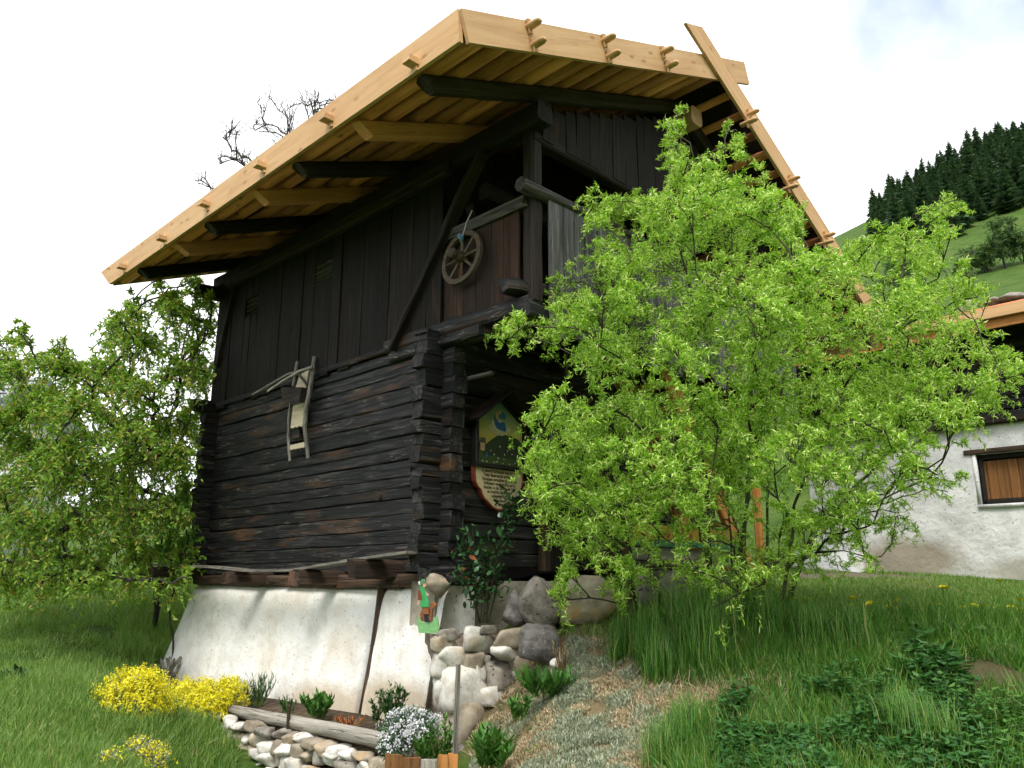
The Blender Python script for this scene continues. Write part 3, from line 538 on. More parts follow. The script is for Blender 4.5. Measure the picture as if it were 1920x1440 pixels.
for side in 'lr':
    s = 0.05; lim = (XR + 1.56) / math.cos(math.atan(SL)) if side == 'l' else (7.5 - XR) / math.cos(math.atan(SR))
    while s < lim - 0.06:
        r = rl.uniform(0.080, 0.102); s += r; x, z = slope_pt(side, s)
        a, b = GY0 - 0.003, GY1 - 0.01
        if rl.random() < 0.5: a, b = b, a
        po = pole('pole', (x, a, z + r * 0.6), (x, b, z + r * 0.57), r, r * 0.85, 'new_pole', roof, n=9, rough=0.006, seg=5); s += r + rl.uniform(0.12, 0.19)
        for v in po.data.vertices: v.co.z *= 0.6
    b = Bag()
    xs = (-1.6, XR) if side == 'l' else (XR, 7.55)
    V = [(x, yy, zraf(x) + 0.24 + dz) for dz in (0.215, 0.26) for yy in (GY0 + 0.02, GY1 - 0.02) for x in xs]
    b.add(np.array(V), np.array([(0, 2, 3, 1), (4, 5, 7, 6), (0, 1, 5, 4), (2, 6, 7, 3), (0, 4, 6, 2), (1, 3, 7, 5)])); b.build('roof_deck', 'dark_plank', roof)  # dark deck colour stands in for shade in the pole gaps
def board(name, pts, y0, y1): return prism(name, pts, y0, y1, 'new_board', roof, Matrix.Identity(4))
def slanted(name, p0, p1, depth, y0, y1, bev0=0.0, bev1=0.0):
    """board in the gable plane; p0,p1 its lower edge ends (x,z), depth measured square to it; local X along the board"""
    ln = math.hypot(p1[0] - p0[0], p1[1] - p0[1]); ang = math.atan2(p1[1] - p0[1], p1[0] - p0[0])
    M = Matrix.Translation(Vector((p0[0], 0, p0[1]))) @ Matrix.Rotation(-ang, 4, 'Y')
    return prism(name, [(0, 0), (ln, 0), (ln + bev1, depth), (bev0, depth)], y0, y1, 'new_board', roof, M)
slanted('barge_board', (-1.56, 4.555), (3.63, 6.60), 0.315, -2.145, -2.105, bev0=0.02, bev1=0.01)
q0 = np.array([1.99, 6.67]); q1 = np.array([7.7, 6.67 - 5.71 * SR]); slanted('barge_board', q0, q1, 0.31, -2.19, -2.15, bev0=0.28)
slanted('barge_board', (-1.56, 4.555), (XR + 0.3, 6.44), 0.30, GY1, GY1 + 0.04); slanted('barge_board', (XR - 0.3, 6.5), (7.7, 6.5 - (5 - 0.15) * SR), 0.30, GY1 + 0.045, GY1 + 0.085)
def eave_board():
    M = Matrix.Translation(Vector((EX, GY0 + 0.0, 4.555))) @ Matrix.Rotation(math.pi / 2, 4, 'Z') @ Matrix.Rotation(math.radians(-4), 4, 'X')
    ln = GY1 - GY0
    return prism('eave_board', [(0, 0), (ln, 0), (ln + 0.42, 0.32), (0, 0.325)], 0, 0.045, 'new_board', roof, M)
eave_board()
prism('eave_board', [(0, 0), (8.5, 0), (8.5, 0.3), (0, 0.3)], 0, 0.04, 'new_board', roof, Matrix.Translation(Vector((7.62, GY0 + 0.04, roof_under(7.62) + 0.1))) @ Matrix.Rotation(math.pi / 2, 4, 'Z'))
b = Bag(); b.tube([(-1.60, GY0 + 0.06, 4.53), (-1.60, GY1 - 0.05, 4.53)], [0.035, 0.035], 6)
# pegs: rounded tenons with a wedge, through the barge boards; flat tenons with a wedge along the eave
def peg_gable(px, py, y=-2.145, big=1.0):
    c = ony(px, py, y - 0.07); pg = Bag()
    pts = [(math.cos(t) * 0.032 * big, math.sin(t) * 0.03 * big) for t in np.linspace(0, 2 * math.pi, 8, endpoint=False)]
    V = []
    for d, k in ((0.10, 1.0), (-0.05, 1.0), (-0.11, 0.95), (-0.14, 0.62)):
        V += [(c[0] - 0.02 + 1.15 * p_[0] * k * 1.3, c[1] + 0.07 + d - 0.02, c[2] + p_[1] * k) for p_ in pts]
    F = [(r * 8 + i, r * 8 + (i + 1) % 8, r * 8 + 8 + (i + 1) % 8, r * 8 + 8 + i) for r in range(3) for i in range(8)] + [(24, 25, 26, 27), (24, 27, 28, 31), (28, 29, 30, 31)]
    o = at_obj('peg', np.array(V), np.array(F), 'new_board', roof)
    kx, ky, kz = c[0] - 0.03, y - 0.022, c[2]
    beam('wedge', (kx + 0.022, ky, kz - 0.075), (kx - 0.015, ky, kz + 0.065), 0.042, 0.028, 'new_board', roof, up=(0, 1, 0), taper=-0.35)
for px, py in ((1003, 47), (1012, 82), (1143, 74), (1152, 104), (1252, 96), (1261, 123)): peg_gable(px, py)
for px, py in ((1413, 212), (1410, 228), (1490, 336), (1487, 351), (1556, 441), (1553, 455)): peg_gable(px, py, -2.19, 0.95)
for px, py in ((770, 115), (612, 222), (487, 310), (383, 382), (303, 447), (228, 500)):
    c = onx(px, py, -1.70)
    prism('peg', [(-0.055, -0.03), (0.055, -0.03), (0.055, 0.03), (-0.055, 0.03)], -0.06, 0.12, 'new_board', roof, Matrix.Translation(Vector(c)) @ Matrix.Rotation(math.radians(-90), 4, 'Z'))
    beam('wedge', (c[0] + 0.055, c[1] - 0.02, c[2] - 0.09), (c[0] + 0.055, c[1] + 0.025, c[2] + 0.085), 0.03, 0.05, 'new_board', roof, up=(0, 1, 0), taper=-0.35)
# ---- sill, joist ends and the sagging plank on them
sill = empty('sill', (0, 0, -0.1), barn)
beam('sill_beam', (0.0, -0.1, -0.09), (0.0, LY + 0.1, -0.09), 0.2, 0.14, 'sill_wood', sill, rough=0.012)
beam('sill_beam', (-0.06, 0.55, -0.13), (-0.06, 3.0, -0.13), 0.1, 0.1, 'sill_wood', sill, rough=0.01)
for (px, py, x0, hh) in ((283, 1073, -0.72, 0.17), (424, 1083, -0.62, 0.155), (551, 1084, -0.62, 0.20), (660, 1067, -0.58, 0.22)):
    c = onx(px, py, x0)
    beam('joist', c, (0.6, c[1] - (0.12 if px > 600 else 0.03), c[2] - (0.03 if px > 600 else 0.0)), 0.22, hh, 'sill_wood', sill, rough=0.012, bevel=0.14, end_rough=0.03)
beam('joist', (-0.30, -0.12, -0.05), (0.7, -0.12, -0.05), 0.2, 0.2, 'black_log', sill, rough=0.014, end_rough=0.03)
pts = [onx(286, 1059, -0.52), onx(400, 1063, -0.5), onx(470, 1070, -0.48), onx(560, 1069, -0.46), onx(660, 1052, -0.42), onx(740, 1040, -0.36), onx(775, 1036, -0.32)]
V = []
for p_ in pts:
    for dx, dz in ((-0.09, -0.014), (0.10, -0.014), (0.10, 0.016), (-0.09, 0.016)): V.append((p_[0] + dx, p_[1], p_[2] + dz))
F = [(i * 4 + j, i * 4 + (j + 1) % 4, i * 4 + 4 + (j + 1) % 4, i * 4 + 4 + j) for i in range(len(pts) - 1) for j in range(4)] + [(3, 2, 1, 0), (24, 25, 26, 27)]
V = np.array(V); o = V.mean(0); R90 = Matrix.Translation(Vector(o)) @ Matrix.Rotation(math.pi / 2, 4, 'Z')
W_ = V - o; V2 = np.stack([W_[:, 1], -W_[:, 0], W_[:, 2]], -1)
obj('sill_plank', py_mesh('sill_plank', V2, [list(f) for f in F], 'silver_wood'), sill, R90)
# ---- battered plinth, rendered white on the left, shade painted into the plaster of the gable side
def plinth_grid(P00, P10, P01, P11, nu, nv, amp, seed):
    r = np.random.default_rng(seed); u = np.linspace(0, 1, nu)[:, None, None]; v = np.linspace(0, 1, nv)[None, :, None]
    P = (1 - u) * (1 - v) * np.array(P00) + u * (1 - v) * np.array(P10) + (1 - u) * v * np.array(P01) + u * v * np.array(P11)
    nrm = np.cross(np.array(P10) - np.array(P00), np.array(P01) - np.array(P00)); nrm = nrm / np.linalg.norm(nrm); d = np.zeros((nu, nv))
    U, Vv = np.meshgrid(np.linspace(0, 1, nu), np.linspace(0, 1, nv), indexing='ij')
    for k in (2, 4, 7, 12): d += r.normal(0, 1) / k ** 0.7 * np.sin(U * k * 5 + r.uniform(0, 6)) * np.sin(Vv * k * 2.2 + r.uniform(0, 6))
    return P + nrm * (d * amp)[..., None]
def grid_faces(nu, nv): return np.array([(i * nv + j, (i + 1) * nv + j, (i + 1) * nv + j + 1, i * nv + j + 1) for i in range(nu - 1) for j in range(nv - 1)])
ptop, pbot = -0.17, -1.95
def plinth(name, y_near, y_far, mat, nr_top=None, seed=1):
    """a leaning slab of masonry along the left wall with rounded top and end"""
    nu, nv = 40, 26
    G = plinth_grid((-0.42, y_near - (0.0), pbot), (-0.42, y_far, pbot), (-0.06, y_near, ptop), (-0.06, y_far, ptop), nu, nv, 0.018, seed)
    G[:, -1, 0] += 0.06; G[:, -1, 2] += 0.02; G[:, -2, 0] += 0.012; G[:, -1, 2] += RNG.normal(0, 0.012, nu)
    B = G.copy(); B[:, :, 0] = 0.35
    V = np.concatenate([G.reshape(-1, 3), B.reshape(-1, 3)]); f = grid_faces(nu, nv); n0 = nu * nv; F = [f[:, ::-1], f + n0]
    for k in range(nv - 1):
        for e in (0, nu - 1): q = np.array([(e * nv + k, e * nv + k + 1, n0 + e * nv + k + 1, n0 + e * nv + k)]); F.append(q if e == 0 else q[:, ::-1])
    for k in range(nu - 1): a, c = k * nv + nv - 1, (k + 1) * nv + nv - 1; F.append(np.array([(a, c, n0 + c, n0 + a)])[:, ::-1])
    return at_obj(name, V, np.concatenate(F), mat, barn, True)
o = plinth('plinth', 0.91, 5.82, 'plaster', seed=1)
me = o.data                                                  # the far end flares outwards to its foot
for v in me.vertices:
    wy = v.co.y + WM[o.name].translation.y; wz = v.co.z + WM[o.name].translation.z
    if wy > 4.6: v.co.y += (wy - 4.6) / 1.22 * 0.30 * max(0, (-0.1 - wz)) ** 1.3
plinth('plinth', -0.20, 0.86, 'plaster', seed=5)
beam('joint_post', (-0.18, 0.885, pbot), (0.02, 0.885, -0.16), 0.3, 0.05, 'sill_wood', barn, up=(0, 1, 0), rough=0.006)
G = plinth_grid((-0.18, -0.19, -1.6), (5.8, -0.19, -1.6), (-0.12, -0.10, -0.1), (5.8, -0.10, -0.1), 50, 14, 0.012, 9)
B = G.copy(); B[:, :, 1] = 0.3; f = grid_faces(50, 14)
top = np.array([(k * 14 + 13, (k + 1) * 14 + 13, 700 + (k + 1) * 14 + 13, 700 + k * 14 + 13) for k in range(49)])
end = np.array([(k, 700 + k, 700 + k + 1, k + 1) for k in range(13)])
at_obj('plinth', np.concatenate([G.reshape(-1, 3), B.reshape(-1, 3)]), np.concatenate([f, f[:, ::-1] + 700, top, end]), 'plaster_shade', barn, True)

# ------------------------------------------------------------------ new timber stair behind the willow
st = tag(empty('staircase', (4.1, -1.0, 0)), 'orange new timber stair rising to the balcony behind the willow', 'staircase')
for y in (-1.32, -0.62): beam('stringer', (4.35, y, g1(4.3, y) - 0.05), (2.45, y, 2.50), 0.07, 0.25, 'orange_wood', st, rough=0.003)
for k in range(9):
    t_ = (k + 0.6) / 9.4; z0 = g1(4.3, -1); x = 4.33 - 1.87 * t_; z = z0 + t_ * (2.50 - z0)
    beam('tread', (x, -1.29, z + 0.03), (x, -0.65, z + 0.03), 0.24, 0.045, 'orange_wood', st)
beam('newel_post', (4.46, -1.36, g1(4.46, -1.36) - 0.05), (4.46, -1.36, 2.5), 0.10, 0.10, 'orange_wood', st, up=(0, 1, 0))

# ------------------------------------------------------------------ white house on the right
hs = tag(empty('house', (9, -3, 0)), 'whitewashed stone house with dark timber upper floor and orange eave board', 'house')
HX = 9.0
WY0, WY1, WZ0, WZ1 = -4.35, -2.87, 1.10, 1.92             # window opening
hw = empty('wall', (HX, -3, 0), hs)
b = Bag()
YN, YF, ZB, ZTOP = -11.0, 0.0, -0.9, 2.40
def rough_panel(bag, y0, y1, z0, z1, seed):
    nu, nv = max(3, int((y1 - y0) / 0.12)), max(3, int((z1 - z0) / 0.12))
    r = np.random.default_rng(3); U, Vv = np.meshgrid(np.linspace(y0, y1, nu), np.linspace(z0, z1, nv), indexing='ij')
    d = 0.03 * np.sin(U * 2.1) * np.sin(Vv * 2.6 + 1) + 0.012 * np.sin(U * 6.3 + 2) * np.sin(Vv * 7.1) + 0.006 * np.sin(U * 15) * np.sin(Vv * 13)
    V = np.stack([HX + d, U, Vv], -1).reshape(-1, 3); bag.add(V, grid_faces(nu, nv)[:, ::-1])
rough_panel(b, YN, WY0, ZB, ZTOP, 1); rough_panel(b, WY1, YF, ZB, ZTOP, 2); rough_panel(b, WY0, WY1, ZB, WZ0, 3); rough_panel(b, WY0, WY1, WZ1, ZTOP, 4)
b.box((HX + 0.05, WY1, ZB), (HX + 0.5, YF, ZTOP)); b.box((HX + 0.05, YN, ZB), (HX + 0.5, WY0, ZTOP)); b.box((HX + 0.05, WY0, ZB), (HX + 0.5, WY1, WZ0)); b.box((HX + 0.05, WY0, WZ1), (HX + 0.5, WY1, ZTOP))
b.box((HX + 0.4, YF - 0.3, ZB), (HX + 6, YF - 0.02, ZTOP))
for lo, hi in (((HX - 0.02, WY1, WZ0 - 0.03), (HX + 0.25, WY1 + 0.05, WZ1)), ((HX - 0.03, WY0 - 0.05, WZ0 - 0.06), (HX + 0.25, WY1 + 0.05, WZ0))): b.box(lo, hi)
b.build('masonry', 'plaster_house', hw)
win = empty('window', (HX, -3.4, 1.5), hs)
bb = Bag(); bb.box((HX + 0.2, WY0, WZ0), (HX + 0.24, WY1, WZ1)); bb.build('window_back', 'hollow_shade', win)
beam('window_lintel', (HX + 0.03, WY0 - 0.25, WZ1 + 0.04), (HX + 0.03, WY1 + 0.16, WZ1 + 0.04), 0.16, 0.075, 'sill_wood', win, rough=0.004)
y = WY0 + 0.05
while y < WY1 - 0.1:
    wd = min(random.uniform(0.13, 0.2), WY1 - 0.05 - y); beam('shutter_board', (HX + 0.13, y + wd / 2, WZ0 + 0.09), (HX + 0.13, y + wd / 2, WZ1 - 0.11), 0.03, wd - 0.006, 'shutter_wood', win, up=(0, 1, 0), rough=0.002, seg=2); y += wd
for a, c, d, e in ((WY0 + 0.03, WZ0 + 0.045, WY1 - 0.03, WZ0 + 0.045), (WY0 + 0.03, WZ1 - 0.05, WY1 - 0.03, WZ1 - 0.05)): beam('window_frame', (HX + 0.12, a, c), (HX + 0.12, d, e), 0.07, 0.07, 'black_paint', win)
beam('window_frame', (HX + 0.12, WY1 - 0.035, WZ0), (HX + 0.12, WY1 - 0.035, WZ1), 0.07, 0.07, 'black_paint', win, up=(0, 1, 0))
hl = empty('timber_wall', (HX, -3, 2.4), hs)
for k in range(8): beam('log', (HX + 0.12, YN, 2.5 + k * 0.2), (HX + 0.12, YF + 0.1, 2.5 + k * 0.2), 0.2, 0.194, 'black_log', hl, rough=0.008, bevel=0.1)
for k in range(8): beam('log', (HX - 0.1, YF - 0.1, 2.55 + k * 0.2), (HX + 5, YF - 0.1, 2.55 + k * 0.2), 0.2, 0.194, 'black_log', hl, rough=0.008, bevel=0.1)
beam('wall_plate', (HX - 0.02, YN, 2.43), (HX - 0.02, YF + 0.15, 2.43), 0.2, 0.12, 'dark_beam', hl, rough=0.008)
beam('brace', onx(1800, 722, HX - 0.3), onx(1850, 660, HX - 0.5), 0.1, 0.12, 'dark_beam', hs, rough=0.006)
hr = empty('roof', (HX, -3, 4), hs)
e0 = onx(1440, 690, 8.2); e1 = onx(1920, 607, 8.2)
zt = 0.5 * (e0[2] + e1[2])
prism('eave_board', [(0, 0), (11.5, 0), (11.5, 0.26), (0, 0.22)], 0, 0.05, 'orange_wood', hr, Matrix.Translation(Vector((8.2, e0[1], zt - 0.02))) @ Matrix.Rotation(-math.pi / 2, 4, 'Z'))
prism('eave_board', [(0, 0), (10.0, 0), (10.0, 0.20), (0, 0.16)], 0, 0.05, 'new_board', hr, Matrix.Translation(Vector((8.12, e0[1] - 1.9, zt + 0.13))) @ Matrix.Rotation(-math.pi / 2, 4, 'Z'))
pole('roof_log', (8.26, e0[1] - 0.3, zt + 0.27), (8.22, e0[1] - 11, zt + 0.36), 0.055, 0.06, 'new_pole', hr, n=8)
b = Bag(); b.add(np.array([(8.2, e0[1], zt + 0.14), (8.2, e0[1] - 11.5, zt + 0.14), (13, e0[1] - 11.5, zt + 1.7), (13, e0[1], zt + 1.7), (8.2, e0[1], zt + 0.22), (8.2, e0[1] - 11.5, zt + 0.22), (13, e0[1] - 11.5, zt + 1.78), (13, e0[1], zt + 1.78)]),
    np.array([(0, 3, 2, 1), (4, 5, 6, 7), (0, 1, 5, 4), (1, 2, 6, 5), (2, 3, 7, 6), (3, 0, 4, 7)])); b.build('roof_deck', 'shingle', hr)
for k in range(10): yy = e0[1] - 0.4 - k * 1.1; beam('rafter', (8.3, yy, zt + 0.06), (12.5, yy, zt + 1.42), 0.14, 0.16, 'dark_beam', hr)
for k, (px, py, sz, mt, lb) in enumerate([(1898, 556, (0.42, 0.5, 0.16), 'stone_grey', 'large dark flat stone weighting the white house roof at the picture edge'), (1862, 566, (0.25, 0.3, 0.15), 'stone_tan', 'smaller tan stone on the white house roof beside the large flat one'), (1815, 578, (0.22, 0.32, 0.22), 'stone_white', 'pale jagged stone on the white house roof seen through willow tips')]):
    c = onx(px, py, 8.4); tag(stone('roof_stone', (c[0], c[1], c[2]), sz, mt, 60 + k, rot=0.4 * k), lb, 'stone', 'stones on the house roof')
c = onx(1610, 1042, HX - 0.25); b = Bag(); b.box((HX - 0.4, -0.95, -0.6), (HX - 0.05, 0.3, c[2] + 0.1)); o = b.build('masonry_step', 'plaster_house'); tag(o, 'low white masonry step at the foot of the white house', 'step')

# ------------------------------------------------------------------ grey roofed house at the far left edge
fh = tag(empty('house', tuple(atD(-250, 1000, 34))), 'grey slate roofed house half hidden at the left edge behind the cherry', 'house')
base = atD(-165, 1010, 31); ax = Matrix.Translation(Vector(base)) @ Matrix.Rotation(HEAD - math.pi / 2, 4, 'Z')
def boxl(name, lo, hi, mt): b = Bag(); b.box(lo, hi); return obj(name, np_mesh(name, np.concatenate(b.V), np.concatenate(b.F), mt), fh, ax)
boxl('wall', (-5, 0, -1), (2.2, 6, 5.2), 'plaster_house')
V = [(-5.4, -0.7, 5.1), (2.6, -0.7, 5.1), (2.6, 3, 7.0), (-5.4, 3, 7.0), (2.6, 6.7, 5.1), (-5.4, 6.7, 5.1), (-5.4, -0.7, 4.95), (2.6, -0.7, 4.95), (2.6, 6.7, 4.95), (-5.4, 6.7, 4.95)]
obj('roof', py_mesh('roof', V, [[0, 1, 2, 3], [3, 2, 4, 5], [6, 9, 8, 7], [0, 6, 7, 1], [5, 4, 8, 9], [1, 7, 8, 4, 2], [0, 3, 5, 9, 6]], 'slate'), fh, ax)
for k in range(5): z = 5.35 + k * 0.33; y = -0.72 + (z - 5.1) / 1.9 * 3.7; boxl('snow_rail', (-5.3, y - 0.05, z), (2.5, y - 0.02, z + 0.05), 'iron')
for k in range(2): boxl('window', (0.2 - k * 2.2, -0.03, 2.6), (1.2 - k * 2.2, 0.02, 3.8), 'hollow_shade')

# ------------------------------------------------------------------ things on the barn
# horned sledge hung on the log wall
def Lx(px, py, x): return onx(px, py, x)
sl = tag(empty('sledge', tuple(Lx(560, 862, -0.1))), 'old grey horned wooden sledge hanging on the black log wall', 'sledge')
def tpart(name, pts, rad, mat, parent, n=6):
    V, F = tube(pts, rad, n); o = np.array(pts[0]); M, ln = frame(pts[0], pts[-1]); Mi = np.array(M.inverted())
    Vh = np.c_[V, np.ones(len(V))] @ Mi.T; me = np_mesh(name, Vh[:, :3], F, mat, True)
    return obj(name, me, parent, M)
tpart('runner', [Lx(590, 669, -.10), Lx(586, 700, -.13), Lx(580, 740, -.16), Lx(574, 765, -.16), Lx(572, 800, -.12), Lx(575, 830, -.10), Lx(578, 860, -.09)], [0.03, 0.034, 0.034, 0.034, 0.034, 0.03, 0.026], 'silver_wood', sl)
tpart('runner', [Lx(558, 678, -.07), Lx(554, 700, -.1), Lx(550, 725, -.12)], [0.026, 0.028, 0.024], 'silver_wood', sl)
tpart('runner', [Lx(545, 755, -.14), Lx(541, 785, -.12), Lx(541, 825, -.1), Lx(544, 865, -.09)], [0.018, 0.022, 0.024, 0.024], 'silver_wood', sl)
tpart('horn', [Lx(586, 688, -.16), Lx(560, 697, -.28), Lx(530, 715, -.42), Lx(502, 734, -.5)], [0.024, 0.024, 0.021, 0.018], 'silver_wood', sl)
tpart('horn', [Lx(575, 692, -.05), Lx(540, 702, -.2), Lx(505, 722, -.32), Lx(473, 741, -.42)], [0.022, 0.022, 0.02, 0.018], 'silver_wood', sl)
def quadboard(name, pix, x, mat, th=0.02, edge=None):
    P = [onx(px, py, x) for px, py in pix]; n = len(P); o = np.mean(P, 0)
    pts = [(-(p_[1] - o[1]), p_[2] - o[2]) for p_ in P]
    return prism(name, pts, -th, 0, mat, sl, Matrix.Translation(Vector(o)) @ Matrix.Rotation(-math.pi / 2, 4, 'Z'))
def scallop(p0, p1, n, d): return [(p0[0] + (p1[0] - p0[0]) * i / n, p0[1] + (p1[1] - p0[1]) * i / n + (d if i % 2 else 0)) for i in range(n + 1)]
quadboard('seat_board', [(552, 761), (572, 755)] + scallop((571, 797), (547, 802), 6, 2.5), -.10, 'pale_wood')
quadboard('seat_board', [(564, 703), (581, 694)] + scallop((576, 727), (557, 726), 4, 2.0), -.10, 'pale_wood')
quadboard('cross_board', scallop((546, 836), (573, 830), 8, -1.6) + scallop((573, 838), (546, 843), 8, 1.6), -.09, 'pale_wood')
quadboard('saddle_block', [(537, 728), (576, 728), (572, 755), (540, 750)], -.17, 'dark_beam', 0.09)
quadboard('brace_strip', [(558, 701), (562, 700), (578, 720), (576, 723)], -.15, 'wheel_wood')
quadboard('lower_block', [(551, 803), (564, 802), (564, 822), (551, 824)], -.06, 'black_log', 0.03)
# cart wheel
wc = onx(866, 483, -0.10)
whl = tag(empty('cart_wheel', tuple(wc)), 'small spoked wooden cart wheel hung from the balcony rail', 'wheel')
WMx = Matrix.Translation(Vector(wc)) @ Matrix.Rotation(math.radians(-90), 4, 'Z') @ Matrix.Rotation(math.radians(-6), 4, 'X')
R0, R1 = 0.325, 0.265
nseg = 36; V = []
for k in range(nseg):
    t_ = 2 * math.pi * k / nseg
    for r_, y_ in ((R0, -0.02), (R0, 0.025), (R1, 0.025), (R1, -0.02)): V.append((r_ * math.cos(t_), y_, r_ * math.sin(t_)))
F = [[k * 4 + j, k * 4 + (j + 1) % 4, ((k + 1) % nseg) * 4 + (j + 1) % 4, ((k + 1) % nseg) * 4 + j] for k in range(nseg) for j in range(4)]
obj('rim', py_mesh('rim', V, F, 'wheel_wood'), whl, WMx)
def lathe(name, prof, mat, parent, M, n=14):
    V = [(r_ * math.cos(2 * math.pi * k / n), y_, r_ * math.sin(2 * math.pi * k / n)) for y_, r_ in prof for k in range(n)]
    F = [[i * n + j, i * n + (j + 1) % n, i * n + n + (j + 1) % n, i * n + n + j] for i in range(len(prof) - 1) for j in range(n)] + [list(range(n)), [(len(prof) - 1) * n + j for j in range(n - 1, -1, -1)]]
    return obj(name, py_mesh(name, V, F, mat, False), parent, M)
lathe('hub', [(-0.17, 0.035), (-0.165, 0.05), (-0.09, 0.052), (-0.05, 0.068), (0.03, 0.07), (0.07, 0.05)], 'wheel_wood', whl, WMx)
lathe('hub_ring', [(-0.16, 0.052), (-0.16, 0.056), (-0.13, 0.056), (-0.13, 0.052)], 'iron', whl, WMx)
for k in range(8):
    t_ = 2 * math.pi * k / 8 + 0.1; d = Vector((math.cos(t_), 0, math.sin(t_)))
    beam('spoke', WMx @ (d * 0.05), WMx @ (d * 0.27), 0.032, 0.022, 'wheel_wood', whl, up=(1, 0, 0))
tp = WMx @ Vector((0, -0.02, R1 + 0.0)); tpart('hanging_cord', [tuple(tp), tuple(tp + Vector((0.02, -0.04, 0.16))), tuple(tp + Vector((0.05, -0.1, 0.30)))], [0.007] * 3, 'cord_white', whl, 5)
kn = Bag(); r_ = random.Random(2)
for k in range(4): a_ = [np.array(tp) + np.array([-0.02 + r_.uniform(-.03, .03), r_.uniform(-.04, .04), r_.uniform(-.06, .03)]) for _ in range(4)]; kn.tube(a_, [0.012] * 4, 5)
kn.build('cord_knot', 'cord_blue', whl, True)

# painted shrine board under its own little roof
FX = Matrix.Translation(Vector((0, -0.03, 0)))
sh = tag(empty('shrine', (0.83, -0.05, 1.2)), 'gabled wayside picture board with blue robed figure on the log wall', 'shrine')
SX0, SX1, SXM, SZ0, SZE, SZA = 0.47, 1.20, 0.835, 1.22, 1.74, 2.02
prism('back_panel', [(SX0 - 0.05, SZ0 - 0.05), (SX1 + 0.05, SZ0 - 0.05), (SX1 + 0.05, SZE), (SXM, SZA + 0.03), (SX0 - 0.05, SZE)], -0.05, 0.0, 'black_paint', sh, FX)
m, n_, p, o_, N, L = mat_nodes('painted_sky'); tcx = N('ShaderNodeTexCoord'); sx = N('ShaderNodeSeparateXYZ'); L(tcx.outputs['Object'], sx.inputs[0])
nz = N('ShaderNodeTexNoise', Scale=6.0); L(tcx.outputs['Object'], nz.inputs[0]); ma = N('ShaderNodeMath', operation='MULTIPLY_ADD'); L(nz.outputs[0], ma.inputs[0]); ma.inputs[1].default_value = 0.16; L(sx.outputs[2], ma.inputs[2])
rr = ramp(N, [(0.0, (0.52, 0.33, 0.045)), (0.35, (0.46, 0.36, 0.10)), (0.6, (0.22, 0.27, 0.14)), (1.0, (0.055, 0.145, 0.13))]); mr = N('ShaderNodeMapRange'); L(ma.outputs[0], mr.inputs[0]); mr.inputs[1].default_value = 1.5; mr.inputs[2].default_value = 2.05
L(mr.outputs[0], rr.inputs[0]); L(rr.outputs[0], p.inputs['Base Color']); p.inputs['Roughness'].default_value = 0.5
layer = [0.052]
def paint(name, pts, mat): layer[0] += 0.0013; return prism(name, pts, -layer[0], -layer[0] + 0.004, mat, sh, FX)
def blob(cx, cz, rx, rz, n=12, w=0.0, s=1): return [(cx + rx * math.cos(t_) * (1 + w * math.sin(3 * t_ + s)), cz + rz * math.sin(t_) * (1 + w * math.cos(2 * t_ + s))) for t_ in np.linspace(0, 2 * math.pi, n, endpoint=False)]
paint('painting', [(SX0, SZ0), (SX1, SZ0), (SX1, SZE - 0.02), (SXM, SZA - 0.05), (SX0, SZE - 0.02)], 'painted_sky')
paint('painted_meadow', [(SX0, SZ0), (SX1, SZ0), (SX1, 1.44), (1.05, 1.46), (0.9, 1.42), (0.7, 1.44), (SX0, 1.46)], 'meadow_paint')
paint('painted_hill', [(0.56, 1.32), (SX1, 1.30), (SX1, 1.52), (1.12, 1.56), (1.0, 1.585), (0.88, 1.585), (0.78, 1.56), (0.68, 1.50), (0.6, 1.44)], 'hill_paint')
for k, (a, c) in enumerate([(0.68, 1.60), (0.72, 1.57), (0.78, 1.545), (0.85, 1.55), (0.91, 1.57), (0.95, 1.60)]): paint('painted_cloud', blob(a, c + 0.05, 0.045, 0.032, 9, 0.1, k), 'cloud_paint')
paint('painted_cloud', blob(0.80, 1.68, 0.13, 0.075, 14, 0.12), 'cloud_paint')
paint('painted_robe', [(0.73, 1.68), (0.77, 1.645), (0.83, 1.63), (0.90, 1.62), (0.92, 1.65), (0.905, 1.72), (0.87, 1.735), (0.80, 1.72), (0.755, 1.77), (0.735, 1.80), (0.72, 1.74)], 'blue_robe')
paint('painted_mantle', [(0.79, 1.80), (0.83, 1.775), (0.90, 1.765), (0.905, 1.82), (0.86, 1.855), (0.82, 1.85)], 'blue_robe')
paint('painted_face', blob(0.815, 1.845, 0.022, 0.028, 9), 'face_paint')
paint('painted_child', blob(0.765, 1.80, 0.028, 0.05, 9, 0.1), 'face_paint')
paint('painted_house', [(0.50, 1.36), (0.57, 1.36), (0.57, 1.45), (0.50, 1.45)], 'house_paint'); paint('painted_roof', [(0.485, 1.45), (0.585, 1.45), (0.575, 1.51), (0.51, 1.51)], 'houseroof_paint')
paint('painted_person', [(0.585, 1.29), (0.62, 1.29), (0.61, 1.35), (0.59, 1.35)], 'blue_robe')
r_ = random.Random(9)
for k in range(9): a, c = r_.uniform(0.66, 1.15), r_.uniform(1.27, 1.47); paint('painted_fleck', blob(a, c, r_.uniform(.005, .009), r_.uniform(.006, .014), 6), 'fleck_paint')
for k in range(8): paint('painted_flower', blob(0.5 + k * 0.09 + r_.uniform(-.03, .03), 1.235 + r_.uniform(0, .02), r_.uniform(.006, .02), 0.006, 6), 'fleck_paint')
for a, c in (((SX0 - 0.16, SZE - 0.06), (SXM, SZA + 0.06)), ((SX1 + 0.16, SZE - 0.06), (SXM, SZA + 0.06))):
    beam('shrine_roof', (a[0], -0.14, a[1]), (c[0], -0.14, c[1]), 0.30, 0.028, 'dark_plank', sh, rough=0.001, seg=2)
